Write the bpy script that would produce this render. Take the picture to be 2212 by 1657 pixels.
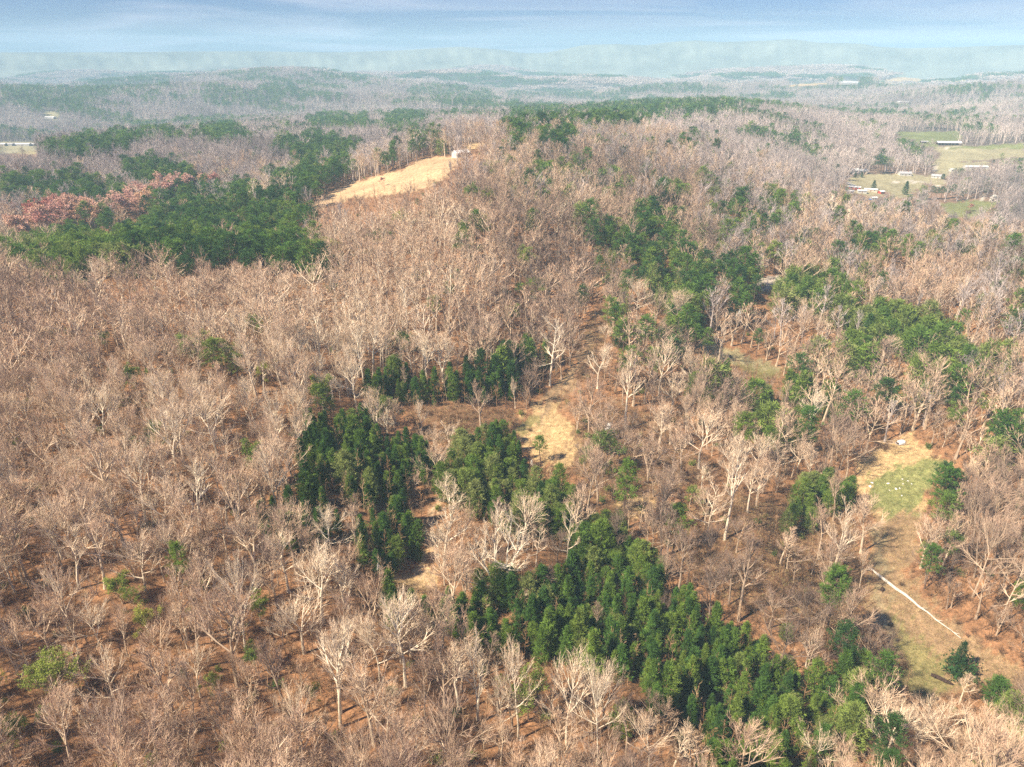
import bpy, math, random
import numpy as np

for o in list(bpy.data.objects):
    bpy.data.objects.remove(o, do_unlink=True)
scn = bpy.context.scene

COL = scn.collection
R = math.radians

# ------------------------------------------------------------------ camera
CAM_H, PITCH, FPX, CX, CY = 110.0, R(24.0), 1580.0, 1106.0, 828.5   # picture space used below: 2212 x 1657
cam_d = bpy.data.cameras.new('camera')
cam = bpy.data.objects.new('camera', cam_d)
COL.objects.link(cam)
cam_d.sensor_width = 36.0
cam_d.lens = 18.0 * FPX / CX
cam_d.clip_start, cam_d.clip_end = 1.0, 60000.0
cam.location = (0, 0, CAM_H)
cam.rotation_euler = (math.pi / 2 - PITCH, 0, 0)
scn.camera = cam

# ------------------------------------------------------------------ world, sun, exposure
SUN_EL, SUN_AZ = R(46.0), R(-118.0)          # azimuth from +Y, clockwise positive: the sun stands left, a little behind the camera
w = bpy.data.worlds.new('World')
scn.world = w
w.use_nodes = True
nt = w.node_tree
nt.nodes.clear()


def N(t, kind, **kw):
    n = t.nodes.new(kind)
    for k, v in kw.items():
        setattr(n, k, v)
    return n


out = N(nt, 'ShaderNodeOutputWorld')
sky = N(nt, 'ShaderNodeTexSky', sky_type='NISHITA', sun_disc=False, sun_elevation=SUN_EL, sun_rotation=SUN_AZ,
        altitude=300.0, air_density=1.3, dust_density=0.4, ozone_density=3.0)
bg = N(nt, 'ShaderNodeBackground')
bg.inputs[1].default_value = 0.065
tc = N(nt, 'ShaderNodeTexCoord')
sep = N(nt, 'ShaderNodeSeparateXYZ')
nt.links.new(tc.outputs['Generated'], sep.inputs[0])
# cloud deck: direction projected on a flat layer high above
zz = N(nt, 'ShaderNodeMath', operation='MAXIMUM'); zz.inputs[1].default_value = 0.0
nt.links.new(sep.outputs[2], zz.inputs[0])
za = N(nt, 'ShaderNodeMath', operation='ADD'); za.inputs[1].default_value = 0.045
nt.links.new(zz.outputs[0], za.inputs[0])
dx = N(nt, 'ShaderNodeMath', operation='DIVIDE'); dy = N(nt, 'ShaderNodeMath', operation='DIVIDE')
nt.links.new(sep.outputs[0], dx.inputs[0]); nt.links.new(za.outputs[0], dx.inputs[1])
nt.links.new(sep.outputs[1], dy.inputs[0]); nt.links.new(za.outputs[0], dy.inputs[1])
cmb = N(nt, 'ShaderNodeCombineXYZ')
nt.links.new(dx.outputs[0], cmb.inputs[0]); nt.links.new(dy.outputs[0], cmb.inputs[1])
cn = N(nt, 'ShaderNodeTexNoise'); cn.inputs['Scale'].default_value = 0.23; cn.inputs['Detail'].default_value = 9.0
cn.inputs['Roughness'].default_value = 0.55; cn.inputs['Distortion'].default_value = 0.9
nt.links.new(cmb.outputs[0], cn.inputs['Vector'])
cr = N(nt, 'ShaderNodeValToRGB')
cr.color_ramp.elements[0].position = 0.44; cr.color_ramp.elements[0].color = (0, 0, 0, 1)
cr.color_ramp.elements[1].position = 0.66; cr.color_ramp.elements[1].color = (1, 1, 1, 1)
nt.links.new(cn.outputs['Fac'], cr.inputs[0])
cm = N(nt, 'ShaderNodeMath', operation='MULTIPLY'); cm.inputs[1].default_value = 0.8
nt.links.new(cr.outputs[0], cm.inputs[0])
tint = N(nt, 'ShaderNodeMix', data_type='RGBA', blend_type='MULTIPLY')
tint.inputs[0].default_value = 1.0
tint.inputs[7].default_value = (0.17, 0.26, 0.60, 1)
nt.links.new(sky.outputs[0], tint.inputs[6])
mixc = N(nt, 'ShaderNodeMix', data_type='RGBA')
nt.links.new(cm.outputs[0], mixc.inputs[0])
nt.links.new(tint.outputs[2], mixc.inputs[6])
mixc.inputs[7].default_value = (3.5, 3.6, 4.6, 1)
nt.links.new(mixc.outputs[2], bg.inputs[0])
nt.links.new(bg.outputs[0], out.inputs[0])

sun_d = bpy.data.lights.new('sun', 'SUN')
sun_d.energy, sun_d.angle, sun_d.color = 4.4, R(2.0), (1.0, 0.85, 0.65)
sun = bpy.data.objects.new('sun', sun_d)
COL.objects.link(sun)
sun.rotation_euler = (math.pi / 2 - SUN_EL, 0, -SUN_AZ + math.pi)
# the lamp shines along its -Z: turn it so that it comes from azimuth SUN_AZ
from mathutils import Vector
sdir = Vector((math.sin(SUN_AZ) * math.cos(SUN_EL), math.cos(SUN_AZ) * math.cos(SUN_EL), math.sin(SUN_EL)))
sun.rotation_euler = sdir.to_track_quat('Z', 'Y').to_euler()

scn.view_settings.view_transform = 'Standard'
scn.view_settings.look = 'None'
scn.view_settings.exposure = 1.42
scn.view_settings.gamma = 1.0
scn.view_settings.use_curve_mapping = False
scn.cycles.max_bounces = 6
scn.cycles.diffuse_bounces = 2
scn.cycles.glossy_bounces = 1
scn.cycles.transmission_bounces = 1
scn.cycles.volume_bounces = 2
scn.cycles.use_denoising = False
scn.cycles.caustics_reflective = scn.cycles.caustics_refractive = False

# ------------------------------------------------------------------ picture <-> place
SP, CP = math.sin(PITCH), math.cos(PITCH)


def project(X, Y, Z):
    dz = Z - CAM_H
    f = np.maximum(Y * CP - dz * SP, 1e-3)
    return CX + FPX * X / f, CY - FPX * (Y * SP + dz * CP) / f


def ray(px, py):
    a, b = (np.asarray(px, float) - CX) / FPX, (CY - np.asarray(py, float)) / FPX
    return a, CP + b * SP, b * CP - SP


def at_plane(px, py, h):
    x, y, z = ray(px, py)
    t = (h - CAM_H) / np.minimum(z, -1e-4)
    return x * t, y * t


# control heights of the land: where in the view the ground lies how high
CTRL = [
    (200, 1500, 0), (700, 1500, -2), (1200, 1550, -6), (1700, 1550, -14), (2100, 1500, -20), (2000, 1300, -19), (1950, 1050, -17), (2150, 1150, -13),
    (1400, 1300, -12), (1000, 1250, -7), (600, 1200, 0), (200, 1150, 4), (1180, 960, -8), (900, 950, -4), (600, 950, 4), (250, 900, 7), (-50, 1000, 6),
    (1230, 780, -5), (1310, 660, 2), (1500, 900, -12), (1750, 950, -16), (1600, 780, -9), (1950, 850, -10), (2200, 900, -4), (1900, 700, -1), (2200, 760, 2),
    (900, 750, 5), (600, 750, 8), (250, 720, 11), (-50, 740, 11), (250, 610, 13), (600, 620, 11), (-50, 600, 12), (850, 600, 11), (1000, 520, 19),
    (1080, 430, 28), (900, 400, 27), (760, 420, 20), (650, 450, 13), (1010, 345, 33), (1180, 310, 35), (1300, 480, 20), (1500, 560, 10), (1450, 680, 3),
    (500, 530, 1), (250, 510, 0), (50, 540, 3), (600, 470, 4), (350, 440, 0), (80, 450, -2), (400, 370, 8), (150, 350, 14), (350, 320, 18), (550, 330, 12),
    (40, 318, -12), (700, 340, 6), (800, 300, 4), (1000, 290, 22), (1350, 300, 33), (1500, 380, 24), (1700, 480, 12), (1750, 600, 4), (1900, 540, 9), (2050, 610, 10),
    (2200, 660, 9), (2100, 520, -18), (1950, 480, -14), (2200, 500, -18), (1850, 420, -12), (2000, 400, -10), (2150, 380, -6), (1700, 360, 12), (1650, 280, 22),
    (1900, 330, -4), (2050, 312, 2), (2200, 300, 4), (1500, 250, 14), (1200, 250, 8), (900, 240, 2), (600, 240, 4), (300, 240, -4), (100, 255, -8), (2000, 260, -4),
]
cp_ = np.array(CTRL, float)
cp_[:, 2] *= 1.3
_cx, _cy = at_plane(cp_[:, 0], cp_[:, 1], cp_[:, 2])
CU, CV, CHT = np.arctan2(_cx, _cy), np.log(np.hypot(_cx, _cy)), cp_[:, 2]
_rs = np.random.RandomState(5)
_W = [(_rs.uniform(0, 2 * math.pi), wl, _rs.uniform(0, 6.28)) for wl in (420, 560, 700, 880, 1150, 1400, 1700, 2300, 2900)]
_S = [(_rs.uniform(0, 2 * math.pi), wl, _rs.uniform(0, 6.28)) for wl in (34, 47, 61, 83, 110, 150)]


def sstep(a, b, x):
    t = np.clip((x - a) / (b - a), 0, 1)
    return t * t * (3 - 2 * t)


def height(X, Y):
    X, Y = np.asarray(X, float), np.asarray(Y, float)
    shp = X.shape
    X, Y = X.ravel(), Y.ravel()
    r = np.maximum(np.hypot(X, Y), 1.0)
    u, v = np.arctan2(X, Y), np.log(r)
    num, den = np.zeros_like(r), np.full_like(r, 0.02)
    for cu, cv, ch in zip(CU, CV, CHT):
        wgt = np.exp(-((u - cu) / 0.11) ** 2 - ((v - cv) / 0.15) ** 2)
        num += wgt * ch
        den += wgt
    h = num / den
    Xw, Yw = X + 140 * np.sin(Y / 610.0 + 1.0), Y + 140 * np.sin(X / 530.0)
    roll = np.zeros_like(r)
    for a, wl, ph in _W:
        roll += np.sin((Xw * math.cos(a) + Yw * math.sin(a)) * 2 * math.pi / wl + ph) * (wl / 1400.0) ** 0.5
    h += roll * (3.0 * sstep(700, 1300, r) + 8.5 * sstep(1300, 2600, r))
    sm = np.zeros_like(r)
    for a, wl, ph in _S:
        sm += np.sin((X * math.cos(a) + Y * math.sin(a)) * 2 * math.pi / wl + ph) * wl / 150.0
    h += sm * 0.8
    # a long low hill far off on the left, another further off on the right
    hx, hy = at_plane(370.0, 168.0, 0.0)
    h += 26 * np.exp(-((u - math.atan2(hx, hy)) / 0.10) ** 2 - ((r - 3600) / 500.0) ** 2)
    h += 45 * np.exp(-((u - 0.36) / 0.13) ** 2 - ((r - 4400) / 400.0) ** 2)
    return h.reshape(shp)


def ground_at(px, py):
    """Where the line of sight through a picture point first meets the land."""
    px, py = np.atleast_1d(np.asarray(px, float)), np.atleast_1d(np.asarray(py, float))
    x, y, z = ray(px, py)
    n = np.hypot(x, y)
    x, y, z = x / n, y / n, z / n
    lo, hi = np.full_like(x, 6900.0), np.full_like(x, 6900.0)
    st = 30.0 * 1.012 ** np.arange(500)
    st = st[st < 6900]
    for i in range(x.size):
        hit = CAM_H + z[i] * st < height(x[i] * st, y[i] * st)
        if hit.any():
            k = int(np.argmax(hit))
            lo[i], hi[i] = st[max(k - 1, 0)], st[k]
    for _ in range(18):
        m = (lo + hi) / 2
        below = CAM_H + z * m < height(x * m, y * m)
        hi = np.where(below, m, hi)
        lo = np.where(below, lo, m)
    X, Y = x * hi, y * hi
    return X, Y, height(X, Y)


def inside(poly, px, py):
    p = np.asarray(poly, float)
    c = np.zeros(px.shape, bool)
    j = len(p) - 1
    for i in range(len(p)):
        xi, yi, xj, yj = p[i, 0], p[i, 1], p[j, 0], p[j, 1]
        k = (yi > py) != (yj > py)
        if yi != yj:
            c ^= k & (px < (xj - xi) * (py - yi) / (yj - yi) + xi)
        j = i
    return c


def seg_dist(line, px, py):
    d = np.full(px.shape, 1e9)
    for (x0, y0), (x1, y1) in zip(line[:-1], line[1:]):
        vx, vy = x1 - x0, y1 - y0
        t = np.clip(((px - x0) * vx + (py - y0) * vy) / (vx * vx + vy * vy), 0, 1)
        d = np.minimum(d, np.hypot(px - x0 - t * vx, (py - y0 - t * vy)))
    return d


# scales of the enlargements in which positions were read off the photograph
CROP = {'D': (0, 0, 1), 'a': (0, 0, .5033), 'b': (1098.7, 0, .5033), 'c3': (0, 428.2, .3618), 'c4': (727.9, 428.2, .3618), 'c5': (1441.3, 428.2, .3618),
        'c6': (0, 1027.7, .3799), 'c7': (727.9, 1027.7, .3799), 'c8': (1441.3, 1027.7, .3799), 'f': (1781.3, 256.9, .19474), 'g': (822.1, 222.7, .15486), 'h': (0, 205.5, .15486)}


def cv(c, pts):
    ox, oy, s = CROP[c]
    return [(ox + x * s, oy + y * s) for x, y in pts]


# ------------------------------------------------------------------ stands of evergreens: outline, density, kind (0 tall, 1 young, 2 olive)
PINES = [
    (cv('D', [(230, 480), (300, 455), (360, 412), (470, 402), (560, 412), (620, 425), (700, 455), (690, 480), (640, 500), (700, 530), (715, 590), (660, 590), (600, 560), (520, 560), (440, 560), (400, 580), (330, 560), (260, 530)]), .80, 0),
    (cv('D', [(0, 530), (60, 515), (120, 505), (240, 520), (330, 560), (300, 565), (200, 560), (100, 590), (60, 560), (0, 560)]), .8, 2),
    (cv('D', [(115, 490), (150, 465), (215, 460), (225, 500), (200, 520), (120, 520)]), .95, 0),
    (cv('a', [(160, 640), (260, 615), (380, 600), (600, 570), (800, 560), (840, 580), (600, 610), (560, 640), (420, 660), (240, 680)]), .9, 0),
    (cv('a', [(850, 560), (960, 530), (1040, 560), (1090, 600), (1000, 620), (860, 610)]), .85, 0),
    (cv('a', [(1190, 600), (1300, 590), (1420, 580), (1530, 620), (1560, 660), (1350, 690), (1250, 680), (1180, 640)]), .85, 0),
    (cv('a', [(510, 690), (700, 680), (760, 720), (760, 800), (640, 800), (520, 740)]), .8, 0),
    (cv('a', [(0, 760), (180, 760), (320, 740), (400, 780), (520, 770), (540, 830), (520, 880), (300, 870), (180, 880), (60, 860), (0, 850)]), .8, 0),
    (cv('a', [(780, 720), (850, 730), (850, 800), (790, 800)]), .9, 0),
    (cv('a', [(1140, 760), (1260, 740), (1330, 700), (1390, 740), (1390, 840), (1320, 860), (1200, 820)]), .95, 0),
    (cv('a', [(1400, 700), (1500, 680), (1530, 740), (1520, 790), (1400, 830)]), .8, 0),
    (cv('a', [(1610, 680), (1680, 650), (1760, 690), (1740, 740), (1620, 770)]), .9, 0),
    (cv('a', [(1310, 510), (1440, 490), (1590, 500), (1600, 530), (1480, 555), (1330, 540)]), .85, 0),
    (cv('a', [(1640, 500), (1720, 485), (1780, 475), (1840, 500), (1820, 530), (1740, 550), (1650, 560)]), .9, 0),
    (cv('a', [(1690, 570), (1760, 565), (1950, 600), (1960, 660), (1720, 670)]), .5, 0),
    (cv('a', [(0, 390), (180, 340), (210, 370), (320, 360), (470, 310), (740, 320), (740, 370), (500, 385), (420, 440), (260, 480), (90, 470), (0, 440)]), .7, 0),
    (cv('a', [(500, 400), (840, 400), (840, 415), (660, 430), (560, 425)]), .8, 0),
    (cv('a', [(900, 410), (1070, 390), (1220, 350), (1290, 390), (1450, 400), (1450, 430), (1220, 425), (1120, 460), (900, 450)]), .8, 0),
    (cv('a', [(1740, 380), (1900, 370), (2100, 390), (2140, 440), (2000, 470), (1880, 430), (1780, 410)]), .6, 0),
    (cv('a', [(900, 330), (1200, 325), (1500, 322), (1700, 335), (1500, 345), (1200, 342), (950, 345)]), .7, 0),
    (cv('b', [(0, 440), (340, 470), (430, 430), (700, 425), (960, 430), (1110, 440), (1000, 475), (820, 500), (760, 490), (640, 520), (490, 555), (330, 545), (200, 550), (120, 540), (80, 590), (0, 600)]), .85, 0),
    (cv('b', [(980, 560), (1030, 540), (1070, 570), (1180, 575), (1270, 600), (1250, 630), (1100, 600)]), .85, 0),
    (cv('b', [(730, 600), (850, 600), (940, 640), (740, 640)]), .4, 0),
    (cv('b', [(120, 590), (160, 570), (280, 570), (290, 610), (190, 640), (130, 630)]), .6, 0),
    (cv('b', [(0, 740), (40, 740), (40, 780), (0, 780)]), .8, 2), (cv('b', [(110, 680), (150, 670), (190, 760), (120, 770)]), .6, 2),
    (cv('b', [(200, 760), (390, 760), (390, 800), (210, 790)]), .6, 2), (cv('b', [(440, 770), (500, 770), (500, 810), (440, 800)]), .85, 2),
    (cv('b', [(650, 800), (730, 800), (730, 860), (650, 850)]), .8, 2), (cv('b', [(530, 900), (650, 900), (720, 950), (720, 1000), (540, 1000)]), .85, 0),
    (cv('b', [(1075, 840), (1190, 840), (1190, 900), (1090, 910)]), .8, 0), (cv('b', [(960, 870), (1020, 870), (1020, 940), (960, 920)]), .8, 0),
    (cv('b', [(500, 360), (830, 355), (830, 400), (500, 395)]), .7, 0), (cv('b', [(900, 315), (1100, 310), (1100, 335), (900, 335)]), .85, 0),
    (cv('b', [(1200, 320), (1400, 312), (1580, 315), (1590, 345), (1350, 340)]), .75, 0), (cv('b', [(1120, 395), (1230, 395), (1230, 420), (1120, 420)]), .8, 0),
    (cv('b', [(1430, 360), (1640, 360), (1640, 375), (1430, 378)]), .7, 0), (cv('b', [(1990, 388), (2070, 385), (2070, 420), (1995, 420)]), .9, 0),
    (cv('b', [(80, 305), (480, 308), (740, 312), (740, 328), (300, 330), (80, 325)]), .75, 0), (cv('b', [(0, 370), (330, 365), (330, 400), (0, 420)]), .6, 0),
    (cv('b', [(1660, 600), (1720, 590), (1760, 630), (1830, 650), (1750, 655), (1680, 630)]), .9, 0), (cv('b', [(1570, 660), (1610, 660), (1620, 740), (1570, 740)]), .95, 0),
    # middle distance, right of the draw
    (cv('c5', [(0, 290), (100, 270), (180, 330), (320, 380), (330, 470), (230, 560), (220, 800), (240, 850), (90, 800), (120, 560), (0, 400)]), .9, 0),
    (cv('c5', [(390, 330), (550, 380), (560, 460), (640, 540), (660, 640), (560, 650), (440, 620), (340, 680), (320, 600), (380, 490)]), .9, 0),
    (cv('c5', [(300, 180), (340, 150), (350, 260), (310, 280)]), .9, 0), (cv('c5', [(480, 160), (560, 130), (570, 200), (500, 220)]), .9, 0), (cv('c5', [(390, 40), (460, 40), (450, 100), (390, 100)]), .9, 0),
    (cv('c5', [(580, 150), (700, 170), (700, 210), (600, 200)]), .7, 0), (cv('c5', [(780, 200), (860, 190), (860, 240), (780, 240)]), .9, 0), (cv('c5', [(1010, 120), (1080, 130), (1070, 170), (1010, 170)]), .9, 0),
    (cv('c5', [(700, 490), (870, 420), (960, 480), (1060, 550), (1120, 650), (1250, 680), (1380, 650), (1500, 700), (1580, 740), (1590, 800), (1500, 870), (1400, 830), (1250, 800), (1130, 760), (1080, 640), (900, 600), (800, 560), (720, 580)]), .82, 2),
    (cv('c5', [(620, 560), (720, 490), (900, 480), (1060, 560), (1150, 660), (1400, 660), (1600, 740), (1680, 840), (1900, 960), (2130, 960), (2130, 1040), (1880, 1060), (1560, 960), (1380, 850), (1150, 790), (1000, 690), (860, 620), (700, 640)]), .72, 2),
    (cv('c4', [(1700, 330), (1850, 300), (1990, 420), (2130, 520), (2130, 620), (1980, 560), (1840, 470)]), .7, 0),
    (cv('c5', [(1060, 240), (1220, 210), (1330, 250), (1330, 290), (1480, 330), (1500, 360), (1420, 360), (1250, 300), (1090, 290)]), .95, 0),
    (cv('c5', [(1050, 830), (1180, 800), (1240, 880), (1240, 960), (1100, 980), (1050, 900)]), .85, 2), (cv('c5', [(1570, 850), (1640, 830), (1670, 900), (1660, 960), (1580, 960)]), .95, 0),
    (cv('c5', [(1500, 980), (1700, 960), (1760, 1040), (1700, 1140), (1550, 1120), (1490, 1050)]), .75, 2), (cv('c5', [(1780, 1010), (1900, 950), (2000, 970), (2000, 1040), (1880, 1060)]), .7, 2),
    (cv('c5', [(1820, 1320), (1900, 1280), (2050, 1330), (2130, 1380), (2200, 1400), (2200, 1500), (1950, 1450), (1830, 1370)]), .9, 0),
    (cv('c5', [(690, 1080), (740, 1060), (820, 1080), (860, 1130), (960, 1100), (1010, 1160), (1010, 1280), (930, 1300), (860, 1180), (740, 1180)]), .9, 1),
    (cv('c5', [(330, 960), (440, 960), (440, 1020), (340, 1020)]), .9, 1), (cv('c5', [(550, 1010), (600, 1010), (600, 1090), (550, 1090)]), .9, 1),
    (cv('c5', [(200, 1000), (320, 980), (350, 1060), (330, 1220), (240, 1200), (110, 1150)]), .6, 2), (cv('c5', [(450, 1180), (560, 1150), (640, 1210), (640, 1330), (560, 1340), (460, 1280)]), .8, 2),
    (cv('c5', [(560, 1340), (680, 1320), (800, 1380), (800, 1440), (600, 1400)]), .7, 2), (cv('c5', [(1290, 1110), (1380, 1110), (1400, 1330), (1340, 1350), (1290, 1200)]), .8, 0),
    (cv('c5', [(840, 1330), (940, 1310), (930, 1440), (840, 1490)]), .8, 0), (cv('c5', [(670, 900), (720, 890), (740, 1000), (690, 1000)]), .9, 0), (cv('c5', [(1740, 690), (1810, 680), (1810, 790), (1750, 790)]), .9, 0),
    (cv('c4', [(1480, 100), (1550, 90), (1540, 170), (1490, 180)]), .9, 0), (cv('c4', [(1770, 80), (1850, 70), (1940, 80), (2040, 130), (2030, 180), (1900, 180), (1780, 150)]), .85, 0),
    (cv('c4', [(1490, 230), (1640, 200), (1790, 250), (1900, 330), (2000, 280), (2130, 330), (2130, 480), (1800, 500), (1760, 450), (1800, 360), (1700, 340), (1600, 270), (1500, 270)]), .8, 0),
    (cv('c4', [(1630, 640), (1740, 640), (1760, 760), (1740, 880), (1650, 880), (1620, 760)]), .8, 0), (cv('c4', [(1850, 520), (1990, 620), (1990, 740), (1900, 800), (2000, 830), (2100, 830), (2060, 700), (2130, 560), (2130, 480), (2000, 500)]), .55, 2),
    # middle distance, left of the draw
    (cv('c4', [(170, 1110), (270, 1010), (390, 980), (410, 1040), (560, 1080), (850, 1000), (960, 930), (1070, 940), (1130, 840), (1200, 850), (1190, 910), (1060, 1010), (1040, 1130), (960, 1150), (860, 1160), (720, 1200), (560, 1160), (430, 1150), (200, 1220), (170, 1170)]), .93, 1),
    (cv('c4', [(820, 130), (870, 130), (870, 230), (820, 230)]), .8, 0),
    # the young plantations in the foreground
    (cv('D', [(720, 895), (790, 890), (830, 930), (870, 950), (930, 960), (940, 1010), (880, 1030), (870, 1060), (800, 1070), (760, 1050), (720, 1010), (690, 1070), (650, 1080), (640, 1010), (650, 960), (660, 910)]), .96, 1),
    (cv('D', [(540, 1080), (620, 1050), (700, 1060), (740, 1110), (690, 1160), (590, 1160)]), .7, 1),
    (cv('D', [(1040, 935), (1080, 900), (1135, 940), (1135, 985), (1060, 995), (1025, 970)]), .96, 1),
    (cv('D', [(960, 1000), (990, 960), (1040, 970), (1100, 1010), (1170, 1010), (1230, 1040), (1260, 1100), (1270, 1130), (1130, 1130), (1010, 1090), (940, 1060)]), .85, 2),
    (cv('D', [(1270, 1100), (1300, 1110), (1370, 1160), (1430, 1180), (1455, 1230), (1430, 1270), (1330, 1250), (1250, 1210), (1230, 1150)]), .85, 2),
    (cv('D', [(1180, 1230), (1250, 1210), (1330, 1250), (1430, 1270), (1480, 1275), (1560, 1330), (1640, 1380), (1660, 1430), (1600, 1480), (1520, 1540), (1440, 1500), (1360, 1460), (1260, 1430), (1180, 1400), (1080, 1370), (990, 1380), (960, 1300), (930, 1290), (935, 1265), (970, 1280), (1080, 1290)]), .97, 1),
    (cv('D', [(1640, 1400), (1720, 1440), (1800, 1490), (1850, 1500), (1880, 1540), (1820, 1600), (1720, 1680), (1560, 1680), (1500, 1560), (1520, 1530), (1620, 1480)]), .85, 1),
    (cv('D', [(780, 1110), (840, 1085), (900, 1110), (915, 1170), (905, 1215), (850, 1230), (790, 1205), (770, 1160)]), .98, 1),
    (cv('D', [(1010, 1240), (1080, 1220), (1160, 1230), (1160, 1275), (1040, 1280)]), .5, 2), (cv('D', [(800, 1270), (900, 1280), (930, 1310), (860, 1320), (800, 1310)]), .7, 1),
    (cv('c8', [(740, 40), (880, 0), (1040, 30), (1050, 130), (900, 180), (880, 280), (780, 270), (620, 260), (640, 150)]), .8, 2), (cv('c8', [(1460, 20), (1620, 0), (1640, 100), (1600, 200), (1500, 160)]), .85, 0),
    (cv('c8', [(640, 1340), (720, 1280), (860, 1280), (1000, 1290), (1080, 1380), (1100, 1500), (960, 1500), (800, 1440), (640, 1390)]), .9, 2),
    (cv('c8', [(980, 1000), (1080, 990), (1150, 1090), (1100, 1150), (980, 1130)]), .9, 1), (cv('c8', [(1560, 350), (1640, 340), (1620, 450), (1560, 480)]), .9, 0), (cv('c8', [(930, 570), (1040, 560), (1040, 720), (940, 680)]), .9, 0),
    (cv('c8', [(620, 640), (700, 630), (700, 740), (630, 740)]), .8, 0), (cv('c8', [(1880, 1200), (2080, 1140), (2080, 1700), (1880, 1600)]), .35, 2),
]
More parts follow.
